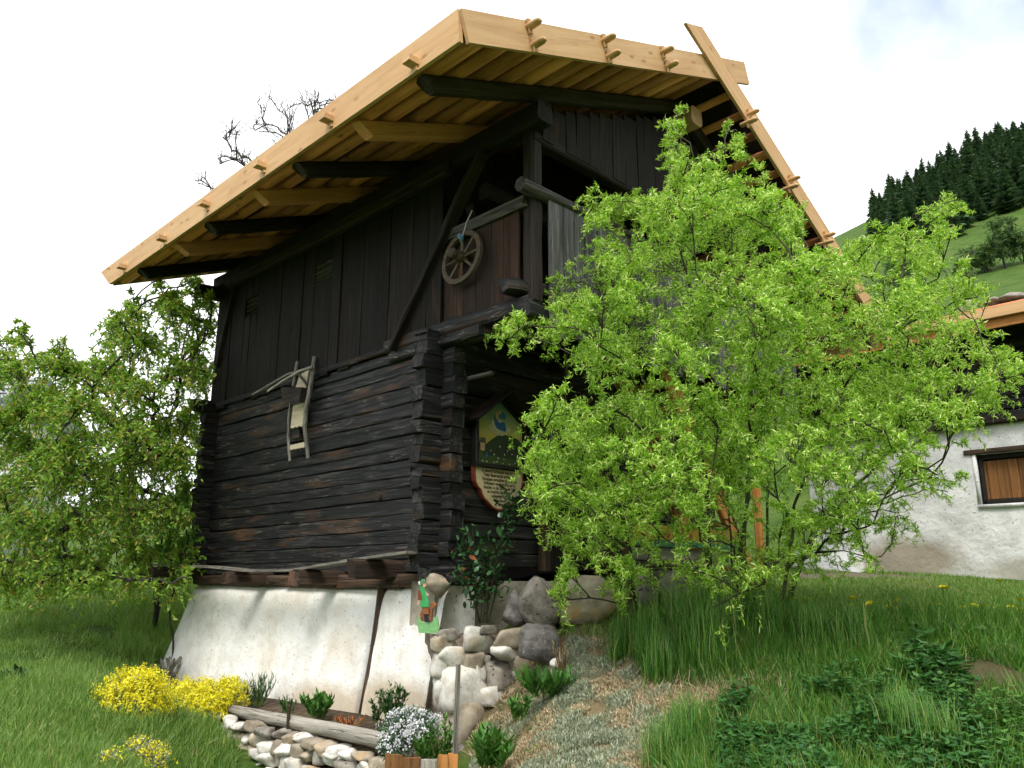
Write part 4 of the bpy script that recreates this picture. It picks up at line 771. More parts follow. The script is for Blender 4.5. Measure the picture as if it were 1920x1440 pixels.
beam('frame_strip', (SX0 - 0.06, -0.1, SZ0 - 0.03), (SX1 + 0.06, -0.1, SZ0 - 0.03), 0.06, 0.05, 'black_paint', sh)
for x in (SX0 - 0.03, SX1 + 0.03): beam('frame_strip', (x, -0.1, SZ0), (x, -0.1, SZE), 0.05, 0.05, 'black_paint', sh, up=(0, 1, 0))
# inscription board
ins = tag(empty('inscription_board', (0.82, -0.04, 0.7)), 'cream board with red rim and black lettering below the shrine', 'sign')
half = [(0.0, 1.19), (0.40, 1.19), (0.40, 1.09), (0.385, 1.0), (0.35, 0.945), (0.30, 0.915), (0.285, 0.87), (0.25, 0.82), (0.17, 0.765), (0.10, 0.715), (0.03, 0.695), (0.0, 0.692)]
def shield(s, dz): return [(0.82 + x * s, (z - 0.95) * s + 0.95 + dz) for x, z in half[1:]] + [(0.82 - x * s, (z - 0.95) * s + 0.95 + dz) for x, z in half[::-1][1:-1]]
prism('red_rim', shield(1.0, 0), -0.055, 0, 'red_border', ins, FX)
prism('cream_panel', shield(0.93, 0), -0.058, -0.05, 'cream', ins, FX)
for k, tx in enumerate(['In diesem Kornkasten war vor der', 'Thaler Bauernschar verstaft. Die', 'Franzosen versuchten sie umsonst', 'Schlössern vergebens ihn auf zu', 'brechen. In der Stunde der Not', 'es brachte die Bauern', 'nebergebracht', 'liefes Bauer', 'zu Mitter']):
    c = bpy.data.curves.new('lettering', 'FONT'); c.body = tx; c.size = 0.055; c.align_x = 'CENTER'; c.space_character = 0.92; c.offset = 0.0012; c.shear = 0.12; c.materials.append(MATS['ink'])
    to = bpy.data.objects.new('lettering', c); me = bpy.data.meshes.new_from_object(to); me.name = 'lettering'; bpy.data.objects.remove(to)
    obj('lettering', me, ins, Matrix.Translation(Vector((0.82, -0.0905, 1.118 - k * 0.047))) @ Matrix.Rotation(math.pi / 2, 4, 'X') @ Matrix.Scale(0.80 if k < 5 else 0.9, 4, (1, 0, 0)))

# painted cut-out of a hunter with his dog
c0 = onx(805, 1187, -0.50)
hu = tag(empty('painted_cutout', tuple(c0)), 'flat painted wooden cut-out of a hunter with dog on the white plinth', 'decoration')
HM = Matrix.Translation(Vector(c0)) @ Matrix.Rotation(math.radians(-78), 4, 'Z') @ Matrix.Rotation(math.radians(8), 4, 'X')
S = 0.00049
def cut(name, z, pts, mat, y=0.0, th=0.018): return prism(name, [((a - 560) * S, (1300 - c) * S) for a, c in pts], y - th, y, mat, hu, HM)
cut('turf', 0, [(320, 1300), (290, 1060), (330, 985), (380, 1075), (480, 1100), (600, 1105), (690, 1080), (720, 990), (790, 970), (815, 1060), (830, 1200), (800, 1290)], 'turf_green')
cut('dog', 0, [(370, 1075), (360, 940), (410, 860), (480, 800), (600, 830), (640, 760), (690, 690), (740, 715), (790, 750), (740, 790), (690, 820), (660, 930), (640, 1070), (590, 1070), (590, 960), (480, 960), (440, 1075), (410, 1080), (430, 980), (395, 990), (385, 1075)], 'dog_brown', 0.012)
cut('boots', 0, [(485, 920), (600, 920), (600, 1040), (650, 1085), (500, 1080)], 'boot_black', -0.018, 0.006)
cut('trousers', 0, [(450, 780), (625, 780), (615, 925), (480, 925)], 'dog_brown', -0.02, 0.006)
cut('coat', 0, [(445, 370), (520, 395), (565, 460), (600, 560), (640, 690), (630, 785), (420, 790), (440, 690), (480, 600), (455, 480)], 'coat_green', -0.024, 0.008)
cut('sleeve', 0, [(440, 450), (475, 560), (480, 640), (440, 660), (380, 640), (400, 480)], 'sleeve_brown', -0.032, 0.006)
cut('hand', 0, [(395, 645), (430, 650), (415, 720), (365, 760), (360, 690)], 'skin_paint', -0.032, 0.005)
cut('forearm', 0, [(590, 500), (660, 545), (625, 580), (600, 560)], 'skin_paint', -0.026, 0.006)
cut('face', 0, [(505, 330), (590, 310), (590, 380), (560, 400), (515, 390)], 'skin_paint', -0.02, 0.008)
cut('hat', 0, [(455, 370), (460, 290), (510, 240), (570, 250), (600, 305), (520, 330), (480, 375)], 'hat_green', -0.022, 0.010)
cut('feather', 0, [(400, 300), (430, 280), (455, 340), (420, 360)], 'feather_white', -0.022, 0.006)

# painted flower plank on posts, behind the willow
fb = tag(empty('painted_plank', (2.8, -1.9, 0.2)), 'yellow plank painted with red flowers, green lower edge, behind the willow', 'plank')
A_ = ony(1188, 1022, -1.9); B_ = ony(1388, 1022, -1.9); zb, zh = A_[2], 0.215
MF = Matrix.Translation(Vector((A_[0], -1.9, zb)))
LN = B_[0] - A_[0]
prism('board', [(0, 0), (LN, 0), (LN, zh), (LN * 0.93, zh), (LN * 0.62, zh * 0.97), (0, zh)], -0.03, 0, 'box_yellow', fb, MF)
prism('green_edge', [(0, 0)] + [(LN * i / 14, 0.05 + 0.025 * (i % 2)) for i in range(15)] + [(LN, 0)], -0.033, -0.028, 'box_green', fb, MF)
for k in range(9): prism('painted_flower', blob(LN * (0.06 + 0.105 * k), 0.12 + 0.03 * (k % 2), 0.032, 0.03, 9, 0.2, k), -0.034, -0.029, 'box_red', fb, MF)
beam('under_board', (A_[0], -1.88, zb - 0.08), (B_[0], -1.88, zb - 0.08), 0.03, 0.12, 'silver_wood', fb, rough=0.003)
for x in (A_[0] - 0.06, B_[0] + 0.02): beam('support_post', (x, -1.86, g1(x, -1.86) - 0.1), (x, -1.86, zb + 0.1), 0.09, 0.09, 'sill_wood', fb, up=(0, 1, 0), rough=0.006)

# ------------------------------------------------------------------ stones, beds and walls
SM = {'w': 'stone_white', 't': 'stone_tan', 'g': 'stone_grey', 'd': 'stone_dark'}
rt = tag(empty('retaining_wall', (0.1, -0.6, -1.7)), 'corner wall of large pale boulders and stones beside the white plinth', 'stone wall', kind='thing')
CORNER = [(893,1201,68,48,'w'),(953,1199,58,38,'t'),(954,1226,72,35,'w'),(841,1191,42,22,'g'),(848,1210,30,17,'w'),(845,1231,60,34,'w'),(859,1243,32,18,'t'),(887,1239,42,31,'t'),(907,1234,24,16,'w'),
 (864,1287,86,80,'w'),(935,1269,58,52,'g'),(899,1260,22,32,'w'),(977,1246,40,32,'t'),(919,1307,48,36,'w'),(874,1362,112,92,'t'),(964,1302,30,22,'t'),(974,1273,30,26,'g'),(916,1181,44,16,'g'),(826,1207,36,34,'t'),(822,1245,30,44,'w'),(826,1300,30,60,'w'),(880,1425,100,62,'g'),(945,1355,40,50,'t'),(925,1405,40,40,'g')]
for k, (px, py, sw, shh, c) in enumerate(CORNER):
    q = ony(px, py, -0.62 - 0.42 * max(0.0, (px - 860) / 130) + 0.05 * math.sin(k * 3.3) - max(0, (py - 1300)) / 100 * 0.13); s = (q - CAM) @ _F / FPX
    stone('stone', q, (sw * s * 1.13, min(sw, shh) * s * 0.9, shh * s * 1.12), SM[c], 100 + k, rt, rot=random.uniform(-0.2, 0.2), flat=1)
b = Bag(); P = [ony(842, 1192, -0.5), ony(985, 1192, -0.84), ony(950, 1480, -0.84), ony(840, 1480, -0.6)]
V = [p_ for p_ in P] + [p_ + np.array([0.1, 0.5, 0]) for p_ in P]; b.add(np.array(V), np.array([(0, 3, 2, 1), (4, 5, 6, 7), (0, 1, 5, 4), (1, 2, 6, 5), (2, 3, 7, 6), (3, 0, 4, 7)])); b.build('earth_core', 'mortar', rt)
BOULD = [(1103,1126,92,80,8.35,'t','squarish tan boulder below the gable wall, left of the dark stump'),(1022,1134,86,92,8.5,'g','mottled grey boulder against the plinth right of the camellia'),(1213,1106,70,54,8.8,'g','dull brownish boulder under the painted plank, left of the pale one'),
 (1277,1103,82,62,8.6,'g','pale grey rounded boulder at the willow foot under the painted plank'),(1332,1092,44,62,8.7,'d','dark narrow rock between pale boulder and willow stems'),(821,1098,42,40,8.52,'t','round cracked stone under the log corner above the cut-out hunter'),
 (1014,1206,72,62,8.05,'d','dark rough rock at the right end of the pale stone wall'),(1045,1243,25,17,7.75,'w','small pinkish white stone lying on the bank below the dark rock'),(1886,1236,82,52,6.9,'t','ochre boulder half buried in the bank at the right edge'),
 (1253,1083,60,26,8.8,'d','dark flat rock lying on top of the boulders under the painted plank'),(968,1140,46,60,8.65,'d','small dark rock behind the camellia stems at the plinth')]
for k, (px, py, sw, shh, D, c, lb) in enumerate(BOULD):
    q = atD(px, py, D); s = D / FPX
    tag(stone('boulder', q, (sw * s * 1.12, sw * s * 0.85, shh * s * 1.12), SM[c], 200 + k, rot=HEAD - 1.57 + random.uniform(-.2, .2), flat=1 if k in (0, 2, 6, 9) else 0, planes=15 if k != 5 else 30), lb, 'boulder')
# bed between plinth and dry stone wall
bx = -1.08
bed = Bag(); V = [(bx + 0.05, -1.0, -1.60), (bx + 0.05, 5.4, -1.66), (-0.25, 5.9, -1.52), (-0.25, -0.5, -1.46)]
bed.add(np.array(V + [(a_, c_, -2.6) for a_, c_, _ in V]), np.array([(0, 3, 2, 1), (4, 5, 6, 7), (0, 1, 5, 4), (1, 2, 6, 5), (2, 3, 7, 6), (3, 0, 4, 7)])); tag(bed.build('garden_bed', 'soil'), kind='structure')
dw = tag(empty('dry_stone_wall', (bx, 2, -2.1)), 'low dry wall of broken pale stones edging the flower bed', 'stone wall', kind='thing')
rl = random.Random(21); k = 0; z = -2.16; row = 0
while z < -1.62:
    h = rl.uniform(0.10, 0.155); y = -0.78 + rl.uniform(-0.1, 0.1)
    while y < 5.3:
        wd = rl.uniform(0.10, 0.30); hh = h * rl.uniform(0.75, 1.25)
        c = 'w' if rl.random() < 0.66 else rl.choice('tttg')
        stone('stone', (bx - 0.03 + rl.uniform(-0.04, 0.04) + (-1.62 - z) * -0.18, y + wd / 2, z + h / 2 + rl.uniform(-0.02, 0.02)), (rl.uniform(0.17, 0.25), wd * 1.1, hh * 1.16), SM[c], 300 + k, dw, rot=rl.uniform(-0.25, 0.25), tilt=rl.uniform(-0.3, 0.3), sub=3, planes=8, flat=rl.random() < 0.35); k += 1; y += wd
    z += h * 0.93
a_, c_ = onx(436, 1331, -0.98), onx(741, 1394, -1.06)
tag(pole('edging_log', a_, c_, 0.062, 0.075, 'silver_wood', None, n=12, rough=0.008, seg=10), 'silvery grey log lying on the dry stone wall as bed edging', 'log')
a_ = onx(546, 1342, -1.06); tag(beam('peg_stake', (a_[0] - 0.03, a_[1], a_[2] - 0.22), (a_[0] - 0.03, a_[1], a_[2] + 0.1), 0.035, 0.02, 'sill_wood', None, up=(0, 1, 0)), 'short brown stake holding the edging log in place', 'stake')
a_, c_ = ony(853, 1396, -1.0), ony(859, 1246, -0.92); tag(beam('garden_stake', a_ - np.array([0, 0, 0.15]), c_, 0.045, 0.03, 'silver_wood', None, up=(0, 1, 0), rough=0.002), 'weathered grey lath leaning against the boulder corner', 'stake')
# old root standing at the end of the plinth
rtb = Bag(); rr_ = random.Random(4); q0 = onground(312, 1282) + np.array([0, 0, 0.02])
for k in range(7):
    p_ = np.array(q0) + np.array([rr_.uniform(-.05, .05), rr_.uniform(-.12, .12), -0.05]); path = [p_]
    for s in range(6): p_ = p_ + np.array([rr_.uniform(-.05, .05), rr_.uniform(-.07, .05), 0.065]); path.append(p_)
    rtb.tube(path, np.linspace(0.05, 0.018, 7) * rr_.uniform(0.8, 1.2), 6)
tag(rtb.build('driftwood', 'silver_wood', None, True, base=q0), 'gnarled grey root stump at the left foot of the white plinth', 'driftwood')
# wooden tub with staves at the bottom edge
tub = tag(empty('planter', tuple(atD(765, 1440, 6.9))), 'weathered brown planter of upright staves at the bottom picture edge', 'planter')
for px0, px1, top, D, mt in ((723, 755, 1415, 6.75, 'shutter_wood'), (755, 788, 1420, 6.7, 'shutter_wood'), (788, 820, 1424, 6.72, 'silver_wood'), (822, 840, 1416, 6.8, 'orange_wood'), (840, 859, 1414, 6.85, 'orange_wood')):
    u = atD((px0 + px1) / 2, top, D); dn = u - np.array([0, 0, 0.42]); beam('stave', dn, u, (px1 - px0) * D / FPX * 0.95, 0.03, mt, tub, up=tuple(_H), rough=0.003, seg=3, end_rough=0.008)
stp = atD(1180, 1150, 8.5); tag(pole('wooden_post', stp - np.array([0, 0, .15]), stp + np.array([0.0, 0.02, 0.55]), 0.09, 0.075, 'dark_beam', None, n=9, rough=0.012, seg=5), 'dark weathered wooden post between boulders behind hanging willow twigs', 'post')

# ------------------------------------------------------------------ trees
def unit(v): return v / (np.linalg.norm(v) + 1e-9)
def skeleton(base, stems, blobs, rng, wiggle=0.06, tip=0.006, grow=0.47, rise=0.5, maxr=0.1):
    """stems: list of polylines; blobs: (centre, radii). returns tubes and per-blob branch paths"""
    P, par, plen = [], [], []; chains = []
    for st_ in stems:
        ch = []; prev = -1
        pts = [np.array(st_[0], float)]
        for a, c in zip(st_[:-1], st_[1:]):
            a, c = np.array(a, float), np.array(c, float); k = max(1, int(np.linalg.norm(c - a) / 0.25))
            pts += [a + (c - a) * (i + 1) / k + (rng.normal(0, wiggle * 0.25, 3) if i < k - 1 else 0) for i in range(k)]
        for q in pts:
            P.append(q); par.append(prev); plen.append(0.0 if prev < 0 else plen[prev] + np.linalg.norm(q - P[prev])); prev = len(P) - 1; ch.append(prev)
        chains.append((ch, 8))
    order = sorted(range(len(blobs)), key=lambda i: np.linalg.norm(blobs[i][0] - base))
    paths = [None] * len(blobs)
    for i in order:
        c = blobs[i][0]; A = np.array(P); d = np.linalg.norm(A - c, axis=1)
        cost = d + 0.30 * np.array(plen) + 0.9 * np.maximum(0, A[:, 2] - c[2] + 0.15) + np.where(np.array(plen) < 0.35, 0.6, 0)
        a = int(np.argmin(cost)); p0 = A[a]; ln = np.linalg.norm(c - p0); k = max(3, int(ln / 0.14))
        t0 = unit(p0 - A[par[a]]) if par[a] >= 0 else np.array([0, 0, 1.0])
        p1 = p0 + (t0 * 0.6 + np.array([0, 0, rise])) * ln * 0.4; p2 = c + np.array([0, 0, 0.15 * ln]) - unit(c - p0) * ln * 0.25
        t = np.linspace(0, 1, k + 1)[:, None]; B = (1 - t) ** 3 * p0 + 3 * (1 - t) ** 2 * t * p1 + 3 * (1 - t) * t ** 2 * p2 + t ** 3 * c
        W = np.cumsum(rng.normal(0, wiggle * 0.3, (k + 1, 3)), 0); W -= np.linspace(0, 1, k + 1)[:, None] * W[-1]; W[0] = 0
        ph = rng.uniform(0, 6.3); W += wiggle * 0.5 * np.stack([np.sin(t[:, 0] * ln * 9 + ph), np.cos(t[:, 0] * ln * 9 + ph), 0 * t[:, 0]], -1) * np.minimum(1, t * 4)
        B = B + W; ch = [a]; prev = a
        for q in B[1:]: P.append(q); par.append(prev); plen.append(plen[prev] + np.linalg.norm(q - P[prev])); prev = len(P) - 1; ch.append(prev)
        chains.append((ch, 5)); paths[i] = B
    cnt = np.ones(len(P))
    for i in range(len(P) - 1, -1, -1):
        if par[i] >= 0: cnt[par[i]] = max(cnt[par[i]], 0) + (cnt[i] if True else 0) * 1.0
    leafs = np.zeros(len(P)); kids = [0] * len(P)
    for i in range(len(P)):
        if par[i] >= 0: kids[par[i]] += 1
    for i in range(len(P) - 1, -1, -1):
        if kids[i] == 0: leafs[i] = 1
        if par[i] >= 0: leafs[par[i]] += leafs[i]
    R = np.clip(tip * (1 + leafs) ** grow * (1 + 0.25 * (max(plen) - np.array(plen)) / max(plen)), tip, maxr)
    P = np.array(P); tubes = []
    for ch, n in chains:
        rad = R[ch].copy()
        if len(ch) > 1 and n == 5: rad[0] = rad[1] * 1.1
        tubes.append((P[ch], rad, n))
    return tubes, paths
def foliage(blobs, paths, counts, rng, tw_len=(0.5, 1.0), tw_r=0.004, per=40, leafL=(0.05, 0.085), leafW=(0.009, 0.014), curl=(1.0, 3.2), droop=0.25, cork=0.02, K=3, up=0.15, spread=1.0, seg=9):
    """twigs wandering through every blob with leaves along them"""
    tw = Bag(); LP, LA, LS = [], [], []
    for (c, rad), path, cn in zip(blobs, paths, counts):
        nt_ = max(1, int(round(cn / per)))
        for _ in range(nt_):
            s = path[rng.integers(max(0, int(len(path) * 0.45)), len(path))]
            d = rng.normal(0, 1, 3); d[2] += up; d = unit(d) * rng.uniform(0.55, 1.1) ** 0.5 * spread; tgt = c + d * rad
            n = seg; t = np.linspace(0, 1, n)[:, None]; mid = (s + tgt) / 2 + np.array([0, 0, 0.22]) * np.linalg.norm(tgt - s)
            B = (1 - t) ** 2 * s + 2 * t * (1 - t) * mid + t ** 2 * tgt; B[:, 2] -= droop * (t[:, 0] ** 2) * np.linalg.norm(tgt - s)
            ph = rng.uniform(0, 6.3); w_ = rng.uniform(9, 16); ax = rdir(1, rng=rng)[0]; ay = unit(np.cross(ax, tgt - s))
            B = B + cork * np.minimum(1, 3 * t) * (np.sin(w_ * t + ph) * ax + np.cos(w_ * t + ph) * ay)
            tw.tube(B, np.linspace(tw_r * 1.5, tw_r * 0.6, n), 4)
            m_ = int(per * rng.uniform(0.7, 1.3)); u = rng.uniform(0.12, 1.0, m_) ** 0.8 * (n - 1.001); i0 = u.astype(int); fr = (u - i0)[:, None]
            LP.append(B[i0] * (1 - fr) + B[i0 + 1] * fr); T = B[i0 + 1] - B[i0]; T /= np.linalg.norm(T, axis=1)[:, None] + 1e-9
            LA.append(0.5 * T + 0.9 * rdir(m_, rng=rng) + np.array([0, 0, -0.15])); LS.append(rdir(m_, rng=rng))
    LP, LA, LS = map(np.concatenate, (LP, LA, LS)); n = len(LP)
    V, F = blades(LP, LA, LS, rng.uniform(*leafL, n), rng.uniform(*leafW, n), rng.uniform(*curl, n) * rng.choice([-1, 1], n), K)
    return tw, V, F
def make_tree(name, label, cat, base, stems, blobs, counts, bark, lmat, rng, group=None, crown='crown', sk={}, fo={}):
    root = tag(empty(name, tuple(base)), label, cat, group); tubes, paths = skeleton(np.array(base), stems, blobs, rng, **sk)
    tr, br = Bag(), Bag()
    for pts, rad, n in tubes: (tr if n == 8 else br).tube(pts, rad, n)
    tr.build('trunk', bark, root, True); tag(br.build('branches', bark, root, True), kind='stuff')
    tw, V, F = foliage(blobs, paths, counts, rng, **fo)
    tag(tw.build('twigs', bark, root, True), kind='stuff'); tag(at_obj(crown, V, F, lmat, root), kind='stuff')
    return root
def pix_blobs(spec, D0, depth, rng, copies=2, jitter=0.25, dense=1.0, dr=0.85, per_px=0.08):
    B, C = [], []
    for px, py, rx, ry, *dd in spec:
        for k in range(copies):
            th = depth(px, py); off = (dd[0] if dd else 0) + (rng.uniform(-th, th) if copies == 1 else (-1 + 2 * (k + rng.uniform(0.1, 0.9)) / copies) * th)
            D = D0 + off; s = D / FPX; c = atD(px + rng.normal(0, jitter) * rx, py + rng.normal(0, jitter) * ry, D)
            B.append((c, np.array([rx, rx, ry]) * s * np.array([dr, dr, 1.0]))); C.append(rx * ry * math.pi * per_px * dense / copies)
    return B, C
# ---- corkscrew willow
WIL = [(1270,232,24,34),(1268,300,36,36),(1305,345,50,45),(1372,275,24,34),(1385,330,45,45),(1190,395,50,42),(1135,405,42,42),(1262,415,80,55),(1340,400,55,50),(1420,420,75,60),(1480,410,45,40),(1165,480,60,50),(1110,540,55,45),(1155,575,65,45),
 (1260,520,90,65),(1370,520,80,65),(1470,510,80,60),(1560,500,70,50),(1640,480,55,45),(1700,455,45,40),(1765,420,28,34),(1790,378,20,26),(1740,500,60,45),(1810,520,50,38),(1845,555,40,28),
 (1045,605,50,24),(985,608,38,20),(945,632,26,20),(1090,650,50,32),(1170,660,70,45),(1275,640,80,60),(1390,640,80,60),(1500,620,85,60),(1610,590,85,60),(1720,580,75,55),(1800,620,65,45),(1870,650,42,32),(1900,690,30,24),
 (1440,735,70,50),(1560,700,90,60),(1680,680,85,55),(1780,710,70,45),(1850,740,40,30),
 (1030,790,45,35),(1100,775,65,42),(1190,750,70,45),(1290,760,75,55),(1380,800,65,55),(1490,810,80,55),(1600,790,80,50),(1700,780,70,45),(1780,790,45,35),
 (1005,850,34,34),(1060,850,60,45),(1140,840,70,50),(1230,850,70,50),(1320,880,70,50),(1430,890,70,50),(1540,880,75,45),(1640,860,65,40),(1710,860,45,35),(1760,900,36,26),
 (1020,925,34,36),(1080,930,60,45),(1160,930,65,42),(1250,940,65,40),(1350,960,60,45),(1460,970,65,45),(1560,960,60,40),(1640,940,55,36),(1685,985,36,30),
 (1075,1000,40,30),(1150,1020,55,28),(1240,1010,60,30),(1310,1010,50,34),(1400,1040,60,36),(1500,1050,55,36),(1590,1030,45,30),(1052,1060,16,40),(1045,1125,12,36),(1155,1085,36,22),(1205,1060,40,22),(1310,1080,40,26),(1345,1130,24,30),(1430,1095,50,26),(1150,1130,24,14)]
r_ = np.random.default_rng(5)
def wdepth(px, py): return 1.75 * math.sqrt(max(0.06, 1 - ((px - 1410) / 560) ** 2)) * (0.55 if py < 330 else 1.0) * (0.6 if py > 980 else 1.0)
def wdense(px, py): return (0.75 if py > 880 and px > 1330 else 1.0) * (0.55 if px > 1690 and 480 < py < 680 else 1.0) * (0.85 if px > 1560 and py > 830 else 1.0) * (0.45 if 1180 < px < 1400 and 950 < py < 1065 else 1.0) * (0.7 if 1430 < px < 1720 and 630 < py < 720 else 1.0)
WB, WC = pix_blobs(WIL, 7.55, wdepth, r_, copies=4, per_px=0.29, jitter=0.40)
wb = atD(1400, 1155, 7.6); wstems = []; WC = [c * wdense(*proj(b[0])) for c, b in zip(WC, WB)]
for px0, px1, py1, d0, d1 in ((1345, 1290, 700, -0.05, -0.25), (1375, 1360, 620, 0.1, 0.3), (1400, 1415, 560, -0.1, 0.0), (1425, 1480, 640, 0.05, 0.2), (1450, 1570, 760, -0.1, -0.3), (1465, 1640, 880, 0.05, 0.3), (1360, 1230, 850, 0.0, -0.35), (1385, 1440, 720, -0.25, -0.5)):
    a = atD(px0, 1150, 7.6 + d0); a[2] = g1(a[0], a[1]) - 0.08; c = atD(px1, py1, 7.6 + d1); mid = a + (c - a) * 0.5 + np.array([0, 0, 0.1]) + (atD(px0, 1000, 7.6) - atD(px1, 1000, 7.6)) * 0.18
    wstems.append([a, a + (mid - a) * 0.5 + r_.normal(0, 0.03, 3), mid, c])
make_tree('willow_tree', 'bright green corkscrew willow with many stems in front of the barn', 'tree', wb, wstems, WB, WC, 'bark_green', 'leaf_willow', r_,
          sk=dict(wiggle=0.06, tip=0.0036, maxr=0.052, grow=0.42), fo=dict(per=58, cork=0.03, droop=0.34, leafL=(0.045, 0.085), leafW=(0.0068, 0.0112), curl=(1.2, 4.4), K=4, spread=1.38, tw_r=0.0026))
# ---- cherry tree on the left
CHE = [(20,640,28,34),(0,690,50,40),(60,690,50,40),(112,660,30,34),(130,700,50,40),(190,680,50,40),(215,620,40,40),(250,580,34,34),(275,640,55,45),(330,560,26,24),(375,545,22,18),(300,530,16,12),(345,620,55,45),(395,610,16,28),(385,690,32,50),(330,700,60,45),
 (250,720,70,45),(160,760,75,45),(70,760,70,45),(0,780,60,45),(40,840,70,45),(130,830,80,45),(220,810,75,45),(305,790,65,45),(365,790,30,45),(345,870,45,45),(270,880,75,45),(170,900,85,45),(70,910,80,45),(0,930,60,45),(30,990,75,40),(120,980,80,40),(215,960,75,40),(290,950,55,35),
 (330,1030,40,34),(270,1045,50,30),(360,1075,20,24),(60,1050,65,34),(150,1050,65,32),(230,1020,50,28),(10,1090,50,28),(100,1100,45,22),(170,1095,36,18),(345,940,30,34),(310,560,30,26),(360,520,24,16),(395,560,20,26),(250,1085,40,18),(310,1095,30,16)]
r_ = np.random.default_rng(6)
CB, CC = pix_blobs(CHE, 13.0, lambda px, py: 2.3 * math.sqrt(max(0.1, 1 - ((px - 170) / 330) ** 2)), r_, copies=3, per_px=0.27)
cb = atD(300, 1085, 14.6); cb[2] = g1(cb[0], cb[1])
make_tree('cherry_tree', 'broad cherry tree with drooping yellow-green leaves left of the barn', 'tree', cb, [[cb - np.array([0, 0, 0.1]), atD(306, 960, 14.2), atD(318, 800, 13.9), atD(345, 640, 13.9), atD(372, 545, 14.0)], [atD(312, 880, 14.0), atD(250, 800, 13.4), atD(150, 690, 13.0)], [atD(308, 930, 14.0), atD(220, 900, 13.0), atD(110, 880, 12.4)]], CB, CC, 'bark_dark', 'leaf_cherry', r_,
          sk=dict(wiggle=0.10, tip=0.008, maxr=0.12, rise=0.3), fo=dict(per=26, cork=0.02, droop=0.55, leafL=(0.05, 0.09), leafW=(0.022, 0.036), curl=(0.2, 1.1), K=2, tw_r=0.004, seg=7, spread=1.25))
# ---- light green bush against the barn's far corner
r_ = np.random.default_rng(8); bb_ = atD(335, 1085, 12.9); bb_[2] = g1(bb_[0], bb_[1])
SB, SC_ = pix_blobs([(340, 960, 28, 40), (320, 1000, 40, 34), (352, 1020, 26, 34), (300, 1030, 30, 22), (345, 1060, 24, 26), (350, 900, 18, 36)], 12.7, lambda a, b: 0.35, r_, copies=2, per_px=0.16)
make_tree('bush', 'light green leafy bush between cherry tree and barn corner', 'shrub', bb_, [[bb_, bb_ + np.array([0, 0, 0.5])]], SB, SC_, 'bark_green', 'leaf_bush', r_, sk=dict(wiggle=0.05, tip=0.005, maxr=0.03), fo=dict(per=24, cork=0.01, droop=0.1, leafL=(0.05, 0.085), leafW=(0.02, 0.03), curl=(0.2, 0.9), K=2, seg=6))
# ---- nearly bare tree behind the roof
r_ = np.random.default_rng(12); D_ = 15.5; tb = atD(600, 1080, D_); tb[2] = g1(tb[0], tb[1])
BS = [(492,195,24,42),(480,240,34,34),(440,245,36,26),(425,262,34,24),(455,300,34,30),(410,310,34,26),(395,360,26,24),(375,345,22,30),(430,290,30,26),(540,215,34,40),(575,205,34,40),(605,195,28,30),(630,185,20,20),(530,260,40,40),(470,340,40,40),(590,240,40,40),(560,300,60,40)]
TB, TC = pix_blobs(BS, D_, lambda a, b: 0.8, r_, copies=3, per_px=0.022)
make_tree('bare_tree', 'almost leafless tree showing bare twigs above the left roof slope', 'tree', tb, [[tb - np.array([0, 0, .1]), atD(590, 700, D_), atD(575, 420, D_), atD(545, 300, D_)], [atD(582, 520, D_), atD(510, 380, D_), atD(470, 300, D_)], [atD(575, 440, D_), atD(600, 300, D_)]], TB, TC, 'bark_dark', 'leaf_fresh', r_,
          sk=dict(wiggle=0.045, tip=0.0075, maxr=0.12, rise=0.7), fo=dict(per=3, cork=0.01, droop=-0.1, up=0.8, leafL=(0.03, 0.05), leafW=(0.016, 0.024), curl=(0.1, 0.8), K=1, tw_r=0.0045, seg=7, spread=1.3))
# ---- wooded hill: conifers one by one
def conifer_mesh(seed, h=8.0):
    r = np.random.default_rng(seed); P, A, S, Ls, Ws, Cu = [], [], [], [], [], []
    for z in np.linspace(0.06, 0.99, 30):
        R = h * 0.21 * (1 - z) ** 0.85 + 0.10; n = 13
        for k in range(n):
            t_ = r.uniform(0, 6.283); d = np.array([math.cos(t_), math.sin(t_), -0.28 + 0.5 * z]); P.append((0, 0, z * h)); A.append(d + r.normal(0, 0.12, 3)); S.append((-math.sin(t_), math.cos(t_), r.normal(0, 0.5))); Ls.append(R * r.uniform(0.7, 1.2)); Ws.append(R * r.uniform(0.22, 0.4) + 0.08); Cu.append(r.uniform(-0.6, 0.1))
    V, F = blades(np.array(P, float), np.array(A, float), np.array(S, float), np.array(Ls), np.array(Ws), np.array(Cu), 2)
    tv, tf = tube([(0, 0, -0.5), (0, 0, h * 0.5), (0, 0, h * 0.95)], [h * 0.022, h * 0.014, 0.03], 5)
    return np_mesh('crown', V, F, 'needle'), np_mesh('trunk', tv, tf, 'bark_dark', True)
CM = [conifer_mesh(i, h) for i, h in enumerate((7.5, 8.5, 9.5))]
rr_ = np.random.default_rng(31); placed = []; tries = 0
def lineY(px): return np.interp(px, [1540, 1640, 1720, 1775, 1830, 1870, 1930, 1990], [452, 455, 462, 455, 418, 405, 385, 370])
while len(placed) < 170 and tries < 9000:
    tries += 1; px = rr_.uniform(1640, 2180); D = rr_.uniform(62, 128); q = atD(px, 1088, D); z = g1(q[0], q[1]); a_, b_ = proj((q[0], q[1], z))
    if b_ > lineY(a_) or a_ < 1640 or a_ > 1960 or any((q[0] - o[0]) ** 2 + (q[1] - o[1]) ** 2 < 1.7 ** 2 for o in placed): continue
    placed.append((q[0], q[1], z))
